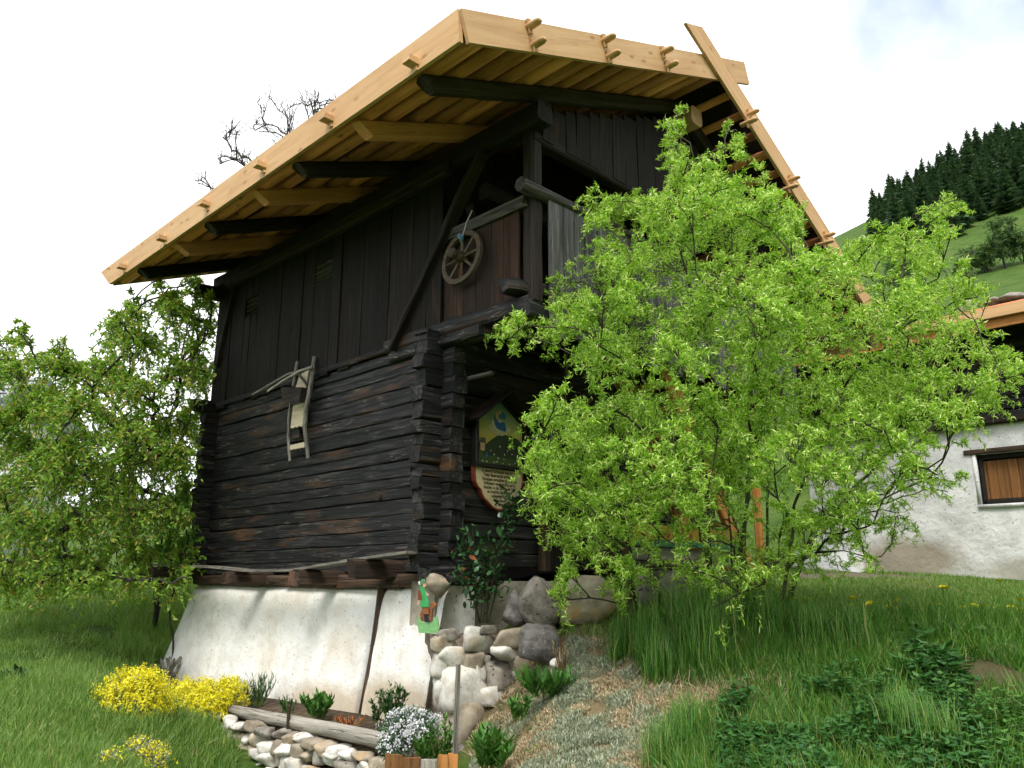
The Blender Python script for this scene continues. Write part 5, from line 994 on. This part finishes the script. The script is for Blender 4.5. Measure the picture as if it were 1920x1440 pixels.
for k, (x, y, z) in enumerate(placed):
    cm, tm = CM[k % 3]; s = rr_.uniform(0.42, 0.78)
    e = empty('conifer', (x, y, z - 0.2)); tag(e, 'dark conifer in the wood on the hillside', 'tree', 'conifers on the hill')
    M = Matrix.Translation(Vector((x, y, z - 0.2))) @ Matrix.Rotation(rr_.normal(0, 0.03), 4, 'X') @ Matrix.Rotation(rr_.uniform(0, 6.28), 4, 'Z') @ Matrix.Diagonal((s * rr_.uniform(1.2, 1.7), s * 1.4, s * rr_.uniform(0.85, 1.2), 1))
    obj('crown', cm, e, M); obj('trunk', tm, e, M)
r_ = np.random.default_rng(14); D_ = 55.0
for px, py, sc_, lb, n in ((1878, 402, 1.0, 'round pale green tree standing alone on the hill meadow', 1.0), (1800, 452, 0.42, 'small dark bush at the wood edge left of the round meadow tree', 1.0), (1690, 470, 0.8, 'brownish green tree at the wood edge seen through willow tips', 1.0), (1905, 335, 0.9, 'light green broadleaf tree inside the wood at the right edge', 1.0), (1838, 395, 0.6, 'small light green tree squeezed between conifers and meadow tree', 1.0)):
    q = atD(px, py + 60 * sc_, D_); q[2] = g1(q[0], q[1]); h = 3.2 * sc_
    bl = [(q + np.array([r_.normal(0, .8), r_.normal(0, .8), 1.9 + r_.normal(0, .55)]) * sc_, np.array([0.85, 0.85, 0.7]) * sc_) for _ in range(14)]
    make_tree('hill_tree', lb, 'tree', q, [[q - np.array([0, 0, .2]), q + np.array([0, 0, 1.2]) * sc_]], bl, [420 * n] * 14, 'bark_dark', 'leaf_hill', r_, sk=dict(wiggle=0.1, tip=0.02, maxr=0.2), fo=dict(per=22, cork=0.05, droop=0.05, leafL=(0.14, 0.24), leafW=(0.09, 0.15), curl=(0.1, 0.6), K=1, tw_r=0.012, seg=4))

# ------------------------------------------------------------------ grass and plants
def scatter(n, pxr, Dr, rng, keep=None):
    """points spread evenly over the picture's ground, kept where keep(px, py, x, y, D) allows"""
    a0, a1 = [math.atan((p_ - 960) / 1562.0) for p_ in pxr]; a = rng.uniform(a0, a1, n); D = np.exp(rng.uniform(math.log(Dr[0]), math.log(Dr[1]), n))
    x = CAM[0] + D * (_H[0] + np.tan(a) * _R[0]); y = CAM[1] + D * (_H[1] + np.tan(a) * _R[1]); z = gz(x, y)
    P = np.stack([x, y, z], -1); v = P - CAM; zz = v @ _F; px = 960 + FPX * (v @ _R) / zz; py = 720 - FPX * (v @ _U) / zz
    m = (px > -120) & (px < 2040) & (py < 1530)
    m &= ~((x > -0.45) & (x < 6.0) & (y > -0.25) & (y < 6.3)) & ~((x > bx - 0.12) & (x < 0) & (y > -0.7) & (y < 5.5)) & ~((x > HX - 0.05) & (x < 16) & (y < 0.2) & (y > -12)) & ~((x > -0.6) & (x < 1.0) & (y > -0.62) & (y < 0))
    if keep is not None: m &= keep(px, py, x, y, D)
    return P[m], px[m], py[m]
def n2(x, y, s, ph=0.0): return np.sin(x * s + ph) * np.sin(y * s * 1.13 + ph * 2) + 0.6 * np.sin(x * s * 2.3 + 1 + ph) * np.sin(y * s * 2.1 + ph)
def turf(name, P, Lr, Wr, lean, mat, rng, K=3, curl=(0.2, 1.3), tall=None):
    n = len(P); ax = rng.normal(0, lean, (n, 3)); ax[:, 2] = 1.0; L_ = rng.uniform(*Lr, n) * (tall if tall is not None else 1.0)
    V, F = blades(P - np.array([0, 0, 0.01]), ax, rng.normal(0, 1, (n, 3)), L_, rng.uniform(*Wr, n), rng.uniform(*curl, n) * rng.choice([-1, 1], n), K, 'blade')
    return tag(at_obj(name, V, F, mat), kind='stuff')
r_ = np.random.default_rng(40)
P, px, py = scatter(150000, (-140, 470), (5.2, 24), r_, lambda a, b, x, y, D: n2(x, y, 1.7) > -0.9 + r_.uniform(-.3, .3, len(a)))
turf('meadow_grass', P, (0.06, 0.17), (0.006, 0.012), 0.35, 'grass_meadow', r_, 2, tall=1 + 0.5 * np.clip(n2(P[:, 0], P[:, 1], 0.9, 1), -0.6, 1.2))
tag(bpy.context.scene.objects['meadow_grass'], 'short green meadow grass on the slope left of the barn', 'grass')
P, px, py = scatter(16000, (230, 400), (10.5, 19), r_, lambda a, b, x, y, D: (b < 1240))
tag(turf('tall_meadow_grass', P, (0.16, 0.34), (0.006, 0.011), 0.2, 'grass_meadow', r_, 3), 'taller grass growing under the cherry beside the barn', 'grass')
def mat_zone(a, b): return (a > 890) & (a < 1260 - (1440 - b) * 0.10) & (b > 1195)
P, px, py = scatter(120000, (960, 2040), (7.4, 17), r_, lambda a, b, x, y, D: ~mat_zone(a, b) & ((x > 1.7) | (y < -0.9)) & (n2(x, y, 2.1) > -1.15) & ~((b < 1098) & (n2(x, y, 1.1, 3) > 0.35)))
tag(turf('lawn_grass', P, (0.035, 0.09), (0.005, 0.010), 0.35, 'grass_meadow', r_, 2), 'short grass on the level ground before the white house', 'grass')
P, px, py = scatter(110000, (1150, 2040), (4.6, 7.7), r_, lambda a, b, x, y, D: (~mat_zone(a, b)) & (a > 1170) & (n2(x, y, 1.6, 2) > -0.8 - 0.5 * (b < 1260)) & ~((a > 1240) & (a < 1400) & (b > 1270) & (r_.random(len(a)) < 0.45)) & ~((a > 1340) & (b > 1275) & (r_.random(len(a)) < 0.72)) & ~((a > 1700) & (b > 1200) & (r_.random(len(a)) < 0.45)))
tag(turf('bank_grass', P, (0.10, 0.30), (0.005, 0.010), 0.3, 'grass_long', r_, 3, tall=1 + 0.4 * np.clip(n2(P[:, 0], P[:, 1], 1.3, 4), -0.5, 1)), 'long dark green grass covering the bank below the willow', 'grass')
# straw coloured dead grass on the bare flank of the bank
P, px, py = scatter(15000, (1180, 1720), (4.8, 7.6), r_, lambda a, b, x, y, D: (b > 1225) & (np.abs(a - 1330) < 120 + 60 * r_.random(len(a))))
tag(turf('dry_grass', P, (0.06, 0.16), (0.004, 0.009), 0.9, 'straw', r_, 3, curl=(0.5, 2.0)), 'straw coloured dead grass on the flank of the bank', 'grass')
# drooping tussocks hanging over the bank edge
TUS = [(1215,1180,7.3,0.62),(1260,1165,7.4,0.7),(1310,1165,7.3,0.72),(1360,1180,7.2,0.66),(1240,1240,7.0,0.5),(1330,1230,6.95,0.6),(1290,1210,7.1,0.62),(1170,1200,7.5,0.5),(1520,1200,7.0,0.5),(1600,1210,6.9,0.5),(1440,1190,7.1,0.55),(1290,1415,5.9,0.42),(1250,1440,5.7,0.38),(1700,1390,5.4,0.42),(1760,1420,5.2,0.4)]
for k, (px, py, D, ln) in enumerate(TUS):
    c = atD(px, py, D); n = 420; P = np.stack([c[0] + r_.normal(0, 0.07, n), c[1] + r_.normal(0, 0.07, n), np.zeros(n)], -1); P[:, 2] = gz(P[:, 0], P[:, 1])
    ax = r_.normal(0, 0.32, (n, 3)) - 0.32 * _H; ax[:, 2] = 1.0; out_ = ax.copy(); out_[:, 2] = 0
    side = np.cross(np.array([0, 0, 1.0]), out_); V, F = blades(P - np.array([0, 0, .02]), ax, -side, ln * r_.uniform(0.6, 1.1, n), r_.uniform(0.005, 0.009, n), -r_.uniform(1.0, 2.3, n), 5, 'blade')
    where = ['at the left top edge of the bank', 'under the left willow twigs', 'left of the willow stems', 'directly before the willow stems', 'hanging down beside the silver plants', 'hanging over the dry flank', 'in the middle of the bank top', 'beside the boulders', 'right of the willow foot', 'far right of the willow foot', 'in front of the rightmost stems', 'low beside the silver mat', 'at the bottom edge beside the silver mat', 'among the nettles low on the bank', 'lowest among the nettles'][k]
    t_ = tag(empty('grass_tussock', tuple(c)), 'arching green grass tussock ' + where, 'grass tuft', 'tussocks on the bank'); tag(at_obj('grass_blades', V, F, 'grass_long', t_), kind='stuff')
# silver mat plants with dry patches
def cushions(centres, n_each, r, lrange, wrange, mat, rng, up=0.9, h=0.06):
    P, A = [], []
    for (x, y) in centres:
        m_ = int(n_each * rng.uniform(0.6, 1.4)); d = rng.normal(0, 1, (m_, 2)); d /= np.linalg.norm(d, axis=1)[:, None]; q = np.sqrt(rng.random(m_)) * r
        xx, yy = x + d[:, 0] * q, y + d[:, 1] * q; P.append(np.stack([xx, yy, gz(xx, yy) + h * (1 - (q / r) ** 2) * rng.random(m_)], -1))
        A.append(np.stack([d[:, 0] * q / r * 0.8, d[:, 1] * q / r * 0.8, np.full(m_, up)], -1) + rng.normal(0, 0.35, (m_, 3)))
    P, A = np.concatenate(P), np.concatenate(A); n = len(P)
    return blades(P, A, rng.normal(0, 1, (n, 3)), rng.uniform(*lrange, n), rng.uniform(*wrange, n), rng.uniform(-0.8, 0.8, n), 2)
Q, px, py = scatter(3200, (890, 1250), (5.6, 8.0), r_, lambda a, b, x, y, D: mat_zone(a, b) & (b > 1205))
sel = n2(Q[:, 0], Q[:, 1], 3.1, 1) + 0.7 * n2(Q[:, 1] + Q[:, 0], Q[:, 0] - Q[:, 1], 6.5, 2) + r_.normal(0, 0.45, len(Q)) > -0.1
SP = Q[sel][:300]; DP = Q[~sel][:250]
V, F = cushions(SP[:, :2], 130, 0.075, (0.018, 0.04), (0.006, 0.011), 'leaf_silver', r_); tag(at_obj('silver_mat', V, F, 'leaf_silver'), 'silvery grey cushion plants creeping down the bank', 'ground cover', kind='stuff')
V, F = cushions(DP[:, :2], 150, 0.085, (0.016, 0.036), (0.005, 0.010), 'straw', r_, h=0.04); tag(at_obj('dry_mat', V, F, 'straw'), 'dried straw coloured cushion plants between the silver ones', 'ground cover', kind='stuff')
# nettles and broad leaved cover at the lower right
def leafy(centres, n_each, r, h, lrange, wrange, rng, droop=0.15, curl=(0.1, 0.8)):
    P, A = [], []
    for (x, y, z) in centres:
        m_ = int(n_each * rng.uniform(0.7, 1.3)); an = rng.uniform(0, 6.283, m_); t = rng.random(m_) ** 0.7; lx, ly = rng.normal(0, r * 0.5, 2)
        P.append(np.stack([x + lx * t, y + ly * t, z + h * t * rng.uniform(0.8, 1.1)], -1)); A.append(np.stack([np.cos(an), np.sin(an), 0.35 - droop - 0.5 * rng.random(m_)], -1))
    P, A = np.concatenate(P), np.concatenate(A); n = len(P); S = np.cross(A, np.array([0, 0, 1.0])) + rng.normal(0, 0.25, (n, 3))
    return blades(P, A, S, rng.uniform(*lrange, n), rng.uniform(*wrange, n), -rng.uniform(*curl, n), 2)
P, px, py = scatter(4200, (1330, 1800), (4.7, 6.4), r_, lambda a, b, x, y, D: (b > 1290 + 0.25 * np.abs(a - 1540) + r_.normal(0, 22, len(a))) & (n2(x, y, 2.6, 2) > -0.35))
V, F = leafy(P[:900], 14, 0.1, 0.19, (0.035, 0.07), (0.02, 0.036), r_); tag(at_obj('nettle_patch', V, F, 'leaf_nettle'), 'dark nettles covering the lower bank at the bottom right', 'ground cover', kind='stuff')
P, px, py = scatter(3500, (1680, 1960), (5.6, 7.4), r_, lambda a, b, x, y, D: (b > 1185) & (b < 1330) & (a > 1700) & (a < 1840) & (n2(x, y, 4.0, 5) > -0.2) & (np.hypot((a - 1770) / 75, (b - 1250) / 70) < r_.uniform(0.4, 1.15, len(a))))
V, F = leafy(P[:120], 10, 0.1, 0.17, (0.07, 0.12), (0.035, 0.055), r_); tag(at_obj('broad_leaf_patch', V, F, 'leaf_nettle'), 'broad pointed leaves beside the ochre boulder on the bank', 'ground cover', kind='stuff')
P, px, py = scatter(1200, (1650, 2000), (4.7, 6.3), r_, lambda a, b, x, y, D: (b > 1330) & (a > 1700))
V, F = leafy(P[:330], 11, 0.1, 0.16, (0.03, 0.06), (0.018, 0.03), r_); tag(at_obj('weed_patch', V, F, 'leaf_clump'), 'scattered low weeds on dark soil at the bottom right corner', 'ground cover', kind='stuff')
# single garden plants
def clump(name, label, c, n, r, h, lr, wr, mat, cat='plant', up=0.6, curl=(0.2, 1.0), stems=8, K=2, group=None, rng=r_, stemmat='stalk_green'):
    t_ = tag(empty(name, tuple(c)), label, cat, group); sb = Bag(); P, A = [], []
    for k in range(stems):
        a = rng.uniform(0, 6.283); q = r * math.sqrt(rng.random()); tip = np.array([c[0] + math.cos(a) * q, c[1] + math.sin(a) * q, c[2] + h * rng.uniform(0.65, 1.05) * (1 - 0.35 * (q / r) ** 2)])
        b0 = np.array(c) + (tip - np.array(c)) * np.array([0.35, 0.35, 0]) - np.array([0, 0, .03]); path = np.array([b0 + (tip - b0) * t + np.array([0, 0, 0.02]) * math.sin(3 * t) for t in np.linspace(0, 1, 5)]); sb.tube(path, np.linspace(0.006, 0.003, 5), 4)
        m_ = max(3, n // stems); t = rng.uniform(0.15, 1.0, m_)[:, None]; P.append(b0 + (tip - b0) * t + rng.normal(0, 0.006, (m_, 3))); an = rng.uniform(0, 6.283, m_); A.append(np.stack([np.cos(an), np.sin(an), up * (0.4 + rng.random(m_))], -1))
    P, A = np.concatenate(P), np.concatenate(A); n_ = len(P); S = np.cross(A, np.array([0, 0, 1.0])) + rng.normal(0, 0.2, (n_, 3))
    V, F = blades(P, A, S, rng.uniform(*lr, n_), rng.uniform(*wr, n_), -rng.uniform(*curl, n_), K); sb.build('stems', stemmat, t_, True); tag(at_obj('leaves', V, F, mat, t_), kind='stuff')
    return t_
def bedpt(px, py, x): return onx(px, py, x)
clump('garden_plant', 'grey-green feathery plant beside the yellow flowers at the plinth', bedpt(483, 1318, -0.62), 420, 0.24, 0.34, (0.06, 0.12), (0.006, 0.012), 'leaf_dark', up=1.2, stems=22)
clump('garden_plant', 'low seedling tuft in the bed behind the edging log', bedpt(540, 1335, -0.62), 160, 0.14, 0.16, (0.04, 0.08), (0.01, 0.016), 'leaf_dark', up=1.0, stems=10)
clump('garden_plant', 'bright green leafy perennial in the middle of the flower bed', bedpt(600, 1342, -0.66), 300, 0.2, 0.24, (0.07, 0.12), (0.03, 0.045), 'leaf_clump', up=0.9, stems=14)
clump('garden_plant', 'dark green bushy herb before the joint in the plinth', bedpt(738, 1348, -0.62), 520, 0.19, 0.36, (0.04, 0.07), (0.014, 0.022), 'leaf_dark', up=0.5, stems=20)
clump('garden_plant', 'narrow dark herb left of the bushy herb by the plinth joint', bedpt(709, 1352, -0.6), 160, 0.08, 0.26, (0.035, 0.06), (0.014, 0.022), 'leaf_dark', up=0.5, stems=7)
clump('garden_plant', 'small rust tinged rosette in bare soil of the flower bed', bedpt(655, 1362, -0.72), 90, 0.18, 0.10, (0.05, 0.08), (0.012, 0.02), 'leaf_brownred', up=0.8, stems=8)
clump('planter_plant', 'green leafy plant growing in the stave planter', atD(800, 1425, 6.95), 620, 0.2, 0.30, (0.035, 0.065), (0.012, 0.02), 'leaf_clump', stems=24)
clump('planter_plant', 'upright sprig at the right side of the stave planter', atD(838, 1420, 7.0), 170, 0.05, 0.34, (0.03, 0.055), (0.014, 0.02), 'leaf_clump', stems=6)
clump('garden_plant', 'light green weed at the foot of the boulder corner', atD(915, 1440, 6.5), 420, 0.22, 0.26, (0.07, 0.13), (0.018, 0.03), 'leaf_clump', stems=16)
clump('garden_plant', 'jagged dandelion-like rosette on the bank beside the pale stones', atD(1020, 1300, 7.3), 240, 0.24, 0.13, (0.10, 0.20), (0.024, 0.04), 'leaf_clump', up=0.9, stems=12)
clump('garden_plant', 'small green weed below the rosette on the bank', atD(972, 1345, 7.1), 160, 0.14, 0.16, (0.05, 0.09), (0.016, 0.026), 'leaf_clump', stems=10)
clump('garden_plant', 'pale grey-blue leafy plant at the root stump', onground(292, 1268), 120, 0.2, 0.16, (0.05, 0.09), (0.02, 0.035), 'leaf_silver', stems=8)
clump('garden_plant', 'broad leaved dock plant alone in the left meadow', onground(20, 1282), 70, 0.16, 0.14, (0.10, 0.16), (0.05, 0.075), 'leaf_dark', stems=6)
clump('garden_plant', 'brown dried flower stalks beside the dark rock', atD(1055, 1250, 7.6), 90, 0.12, 0.24, (0.03, 0.06), (0.006, 0.010), 'straw', up=1.5, stems=16, stemmat='shutter_wood')
# camellia against the gable wall
cq = np.array(ony(905, 1168, -0.42)); ct = tag(empty('camellia_shrub', tuple(cq)), 'glossy dark camellia shrub climbing beside the inscription board', 'shrub'); sb = Bag(); LPp, LAa = [], []; rc = np.random.default_rng(77)
for px0, pts in ((900, [(905,1120),(880,1060),(868,1020)]), (905, [(912,1110),(905,1060),(900,1010)]), (910, [(925,1080),(940,1010),(948,960),(955,925)]), (915, [(930,1110),(935,1060),(928,1010)]), (900, [(890,1130),(872,1090),(862,1060)]), (912, [(920,1040),(958,990),(968,940)]), (905, [(915,1090),(890,1030),(885,985)])):
    path = [ony(px0, 1168, -0.42)] + [ony(a, b, -0.42 + rc.uniform(-0.12, 0.08)) for a, b in pts]; path = np.array(path); t = np.linspace(0, len(path) - 1, 14); ii = np.minimum(t.astype(int), len(path) - 2); P_ = path[ii] * (1 - (t - ii))[:, None] + path[ii + 1] * (t - ii)[:, None]
    sb.tube(P_, np.linspace(0.010, 0.004, 14), 5)
    for _ in range(80): k = rc.integers(4, 14); LPp.append(P_[k] + rc.normal(0, 0.06, 3)); LAa.append(rdir(1, -0.2, rc)[0])
sb.build('stems', 'bark_green', ct, True); LPp, LAa = np.array(LPp), np.array(LAa); n = len(LPp)
V, F = blades(LPp, LAa, np.cross(LAa, np.array([0, 0, 1.0])) + rc.normal(0, .3, (n, 3)), rc.uniform(0.055, 0.095, n), rc.uniform(0.03, 0.046, n), rc.uniform(-0.7, 0.2, n), 3); tag(at_obj('leaves', V, F, 'leaf_glossy', ct), kind='stuff')
k = 6; V, F = blades(LPp[:k] + rc.normal(0, .05, (k, 3)), LAa[:k], rc.normal(0, 1, (k, 3)), np.full(k, 0.08), np.full(k, 0.045), rc.uniform(-.6, .6, k), 3); tag(at_obj('faded_blooms', V, F, 'leaf_brownred', ct), kind='stuff')
# cushions of yellow alyssum and white candytuft
def bloom(name, label, c, rx, ry, rz, nl, nb, bmat, lmat, rng, bs=(0.012, 0.02), cat='flowers', cluster=7, axis=None):
    t_ = tag(empty(name, tuple(c)), label, cat); ex = np.array(_R if axis is None else axis); ey = np.cross([0, 0, 1.0], ex)
    def shell(n, lo, hi): d = rdir(n, 0.5, rng); q = rng.uniform(lo, hi, n)[:, None] * (1 + 0.22 * np.sin(d[:, :1] * 7) * np.sin(d[:, 1:2] * 9) + 0.12 * np.sin(d[:, :1] * 17 + 1) * np.sin(d[:, 2:] * 15)); return c + (d[:, :1] * ex * rx + d[:, 1:2] * ey * ry + d[:, 2:] * np.array([0, 0, rz])) * q, d[:, :1] * ex + d[:, 1:2] * ey + d[:, 2:] * np.array([0, 0, 1.0])
    P, Dn = shell(nl, 0.35, 0.97); V, F = blades(P, Dn + rng.normal(0, .5, (nl, 3)), rng.normal(0, 1, (nl, 3)), rng.uniform(0.03, 0.07, nl), rng.uniform(0.006, 0.012, nl), rng.uniform(-.8, .8, nl), 2); tag(at_obj('leaves', V, F, lmat, t_), kind='stuff')
    P, Dn = shell(nb // cluster, 0.72, 1.14); P = np.repeat(P, cluster, 0) + rng.normal(0, bs[1] * 0.8, (len(P) * cluster, 3)); Dn = np.repeat(Dn, cluster, 0); n = len(P)
    V, F = blades(P, np.cross(Dn, rng.normal(0, 1, (n, 3))), rng.normal(0, 1, (n, 3)) * 0.6 + np.cross(Dn, rng.normal(0, 1, (n, 3))), rng.uniform(*bs, n), rng.uniform(*bs, n), rng.uniform(-1.2, 1.2, n), 1, 'petal'); tag(at_obj('blossoms', V, F, bmat, t_), kind='stuff')
rb = np.random.default_rng(90)
bloom('alyssum', 'dense yellow alyssum cushion left of the root stump', onground(250, 1335) + np.array([0, 0, 0.08]), 0.36, 0.3, 0.32, 1500, 13000, 'bloom_yellow', 'leaf_silver', rb)
bloom('alyssum', 'widest yellow alyssum cushion spilling over the dry stone wall', onx(362, 1338, -1.2) + np.array([0, 0, 0.06]), 0.55, 0.34, 0.28, 1800, 17000, 'bloom_yellow', 'leaf_silver', rb, axis=(0, -1, 0))
bloom('alyssum', 'yellow alyssum tuft nearest the white plinth', onx(428, 1302, -0.95), 0.24, 0.2, 0.17, 700, 4500, 'bloom_yellow', 'leaf_silver', rb, axis=(0, -1, 0))
bloom('alyssum', 'sparse yellow alyssum low at the left end of the stone wall', onground(250, 1425), 0.30, 0.24, 0.16, 1300, 1600, 'bloom_yellow', 'leaf_silver', rb, cluster=6)
bloom('alyssum', 'tiny yellow alyssum tuft at the bottom edge left of the wall', onground(200, 1438), 0.12, 0.1, 0.1, 300, 300, 'bloom_yellow', 'leaf_silver', rb, cluster=6)
bloom('candytuft', 'white candytuft cushion overhanging the stave planter', atD(768, 1372, 7.1), 0.24, 0.2, 0.17, 1600, 2600, 'bloom_white', 'leaf_dark', rb, bs=(0.012, 0.019), cluster=16)
bloom('candytuft', 'small white candytuft sprays left above the planter staves', atD(738, 1402, 6.95), 0.12, 0.1, 0.08, 500, 520, 'bloom_white', 'leaf_dark', rb, bs=(0.012, 0.019), cluster=14)
# dandelions on the level grass, one by one
def dandelion_mesh():
    n = 44; an = np.linspace(0, 6.283 * 2, n, endpoint=False); lay = np.repeat([0, 1], n // 2); P = np.zeros((n, 3)); A = np.stack([np.cos(an), np.sin(an), 0.25 + 0.7 * lay], -1); S = np.stack([-np.sin(an), np.cos(an), 0 * an], -1)
    V, F = blades(P, A, S, np.where(lay == 0, 0.030, 0.022), np.full(n, 0.011), np.full(n, 0.5), 2, 'petal'); h = np_mesh('flower_head', V, F, 'dandelion_yellow'); sv, sf = tube([(0, 0, -0.16), (0.004, 0, -0.08), (0, 0, 0)], [0.004, 0.0035, 0.004], 5); return h, np_mesh('stem', sv, sf, 'stalk_green', True)
dh, ds = dandelion_mesh()
DAND = [(1480,1128),(1490,1126),(1516,1127),(1522,1129),(1596,1137),(1600,1124),(1631,1134),(1665,1141),(1682,1143),(1682,1129),(1706,1139),(1719,1142),(1719,1133),(1746,1133),(1751,1149),(1750,1162),(1760,1137),(1767,1102),(1775,1104),(1804,1141),(1820,1137),(1826,1138),(1845,1139),(1914,1127),(1914,1146),(1870,1140),(1894,1140),(1875,1091)]
rd = np.random.default_rng(3)
for k, (px, py) in enumerate(DAND):
    q = onground(px, py, 0.24, 7.7, 14); z = q[2]
    e = tag(empty('dandelion', (q[0], q[1], z - 0.15)), 'yellow dandelion flower in the grass before the white house', 'flower', 'dandelions in the grass')
    s = rd.uniform(1.1, 1.6) * (1.35 if k == 15 else 1); M = Matrix.Translation(Vector((q[0], q[1], z))) @ Matrix.Rotation(rd.uniform(-.5, .3), 4, 'X') @ Matrix.Rotation(rd.uniform(-.5, .3), 4, 'Y') @ Matrix.Scale(s, 4)
    obj('flower_head', dh, e, M); obj('stem', ds, e, M)
# specks of yellow buttercups under the cherry
P, px, py = scatter(900, (130, 400), (11, 18), r_, lambda a, b, x, y, D: (b < 1160) & (b > 1075)); P = P[:110]; n = len(P); V, F = blades(np.repeat(P, 4, 0) + np.array([0, 0, 0.26]) + r_.normal(0, .012, (n * 4, 3)), rdir(n * 4, 0.3, r_), r_.normal(0, 1, (n * 4, 3)), np.full(n * 4, .022), np.full(n * 4, .022), np.zeros(n * 4), 1, 'petal')
tag(at_obj('buttercups', V, F, 'bloom_yellow'), 'tiny yellow buttercups dotted in the shaded meadow grass', 'flowers', kind='stuff')
# stones, straw and small weeds on the steep soil between the boulder corner and the silver mat
rz = np.random.default_rng(51); SPT = np.array([onground(rz.uniform(890, 1010), rz.uniform(1195, 1430), 0.0, 5.8, 9.0) for _ in range(330)])
k = len(SPT); V, F = cushions(SPT[:110, :2], 60, 0.08, (0.03, 0.07), (0.004, 0.008), 'straw', rz, h=0.02, up=0.6); tag(at_obj('leaf_litter', V, F, 'straw'), 'dry stalks on the soil beside the pale boulder corner', 'ground cover', kind='stuff')
V, F = leafy(SPT[110:190], 8, 0.05, 0.07, (0.025, 0.05), (0.010, 0.018), rz); tag(at_obj('seedlings', V, F, 'leaf_clump'), 'small green seedlings on the soil beside the boulder corner', 'ground cover', kind='stuff')
pbV, pbF = [], []; nv = 0
for q in SPT[190:]:
    me = stone_mesh('pebble', tuple(rz.uniform(0.02, 0.06, 3)), 'stone_tan', int(rz.integers(1e6)), sub=2, planes=9); v = np.zeros(len(me.vertices) * 3); me.vertices.foreach_get('co', v); pbV.append(v.reshape(-1, 3) + q); pbF.append(_ico[2] + nv); nv += len(me.vertices); bpy.data.meshes.remove(me)
tag(at_obj('pebbles', np.concatenate(pbV), np.concatenate(pbF), 'stone_tan', None, True), 'small tan pebbles scattered on the soil of the bank', 'pebbles', kind='stuff')
# bare earth clods and stalks on level soil
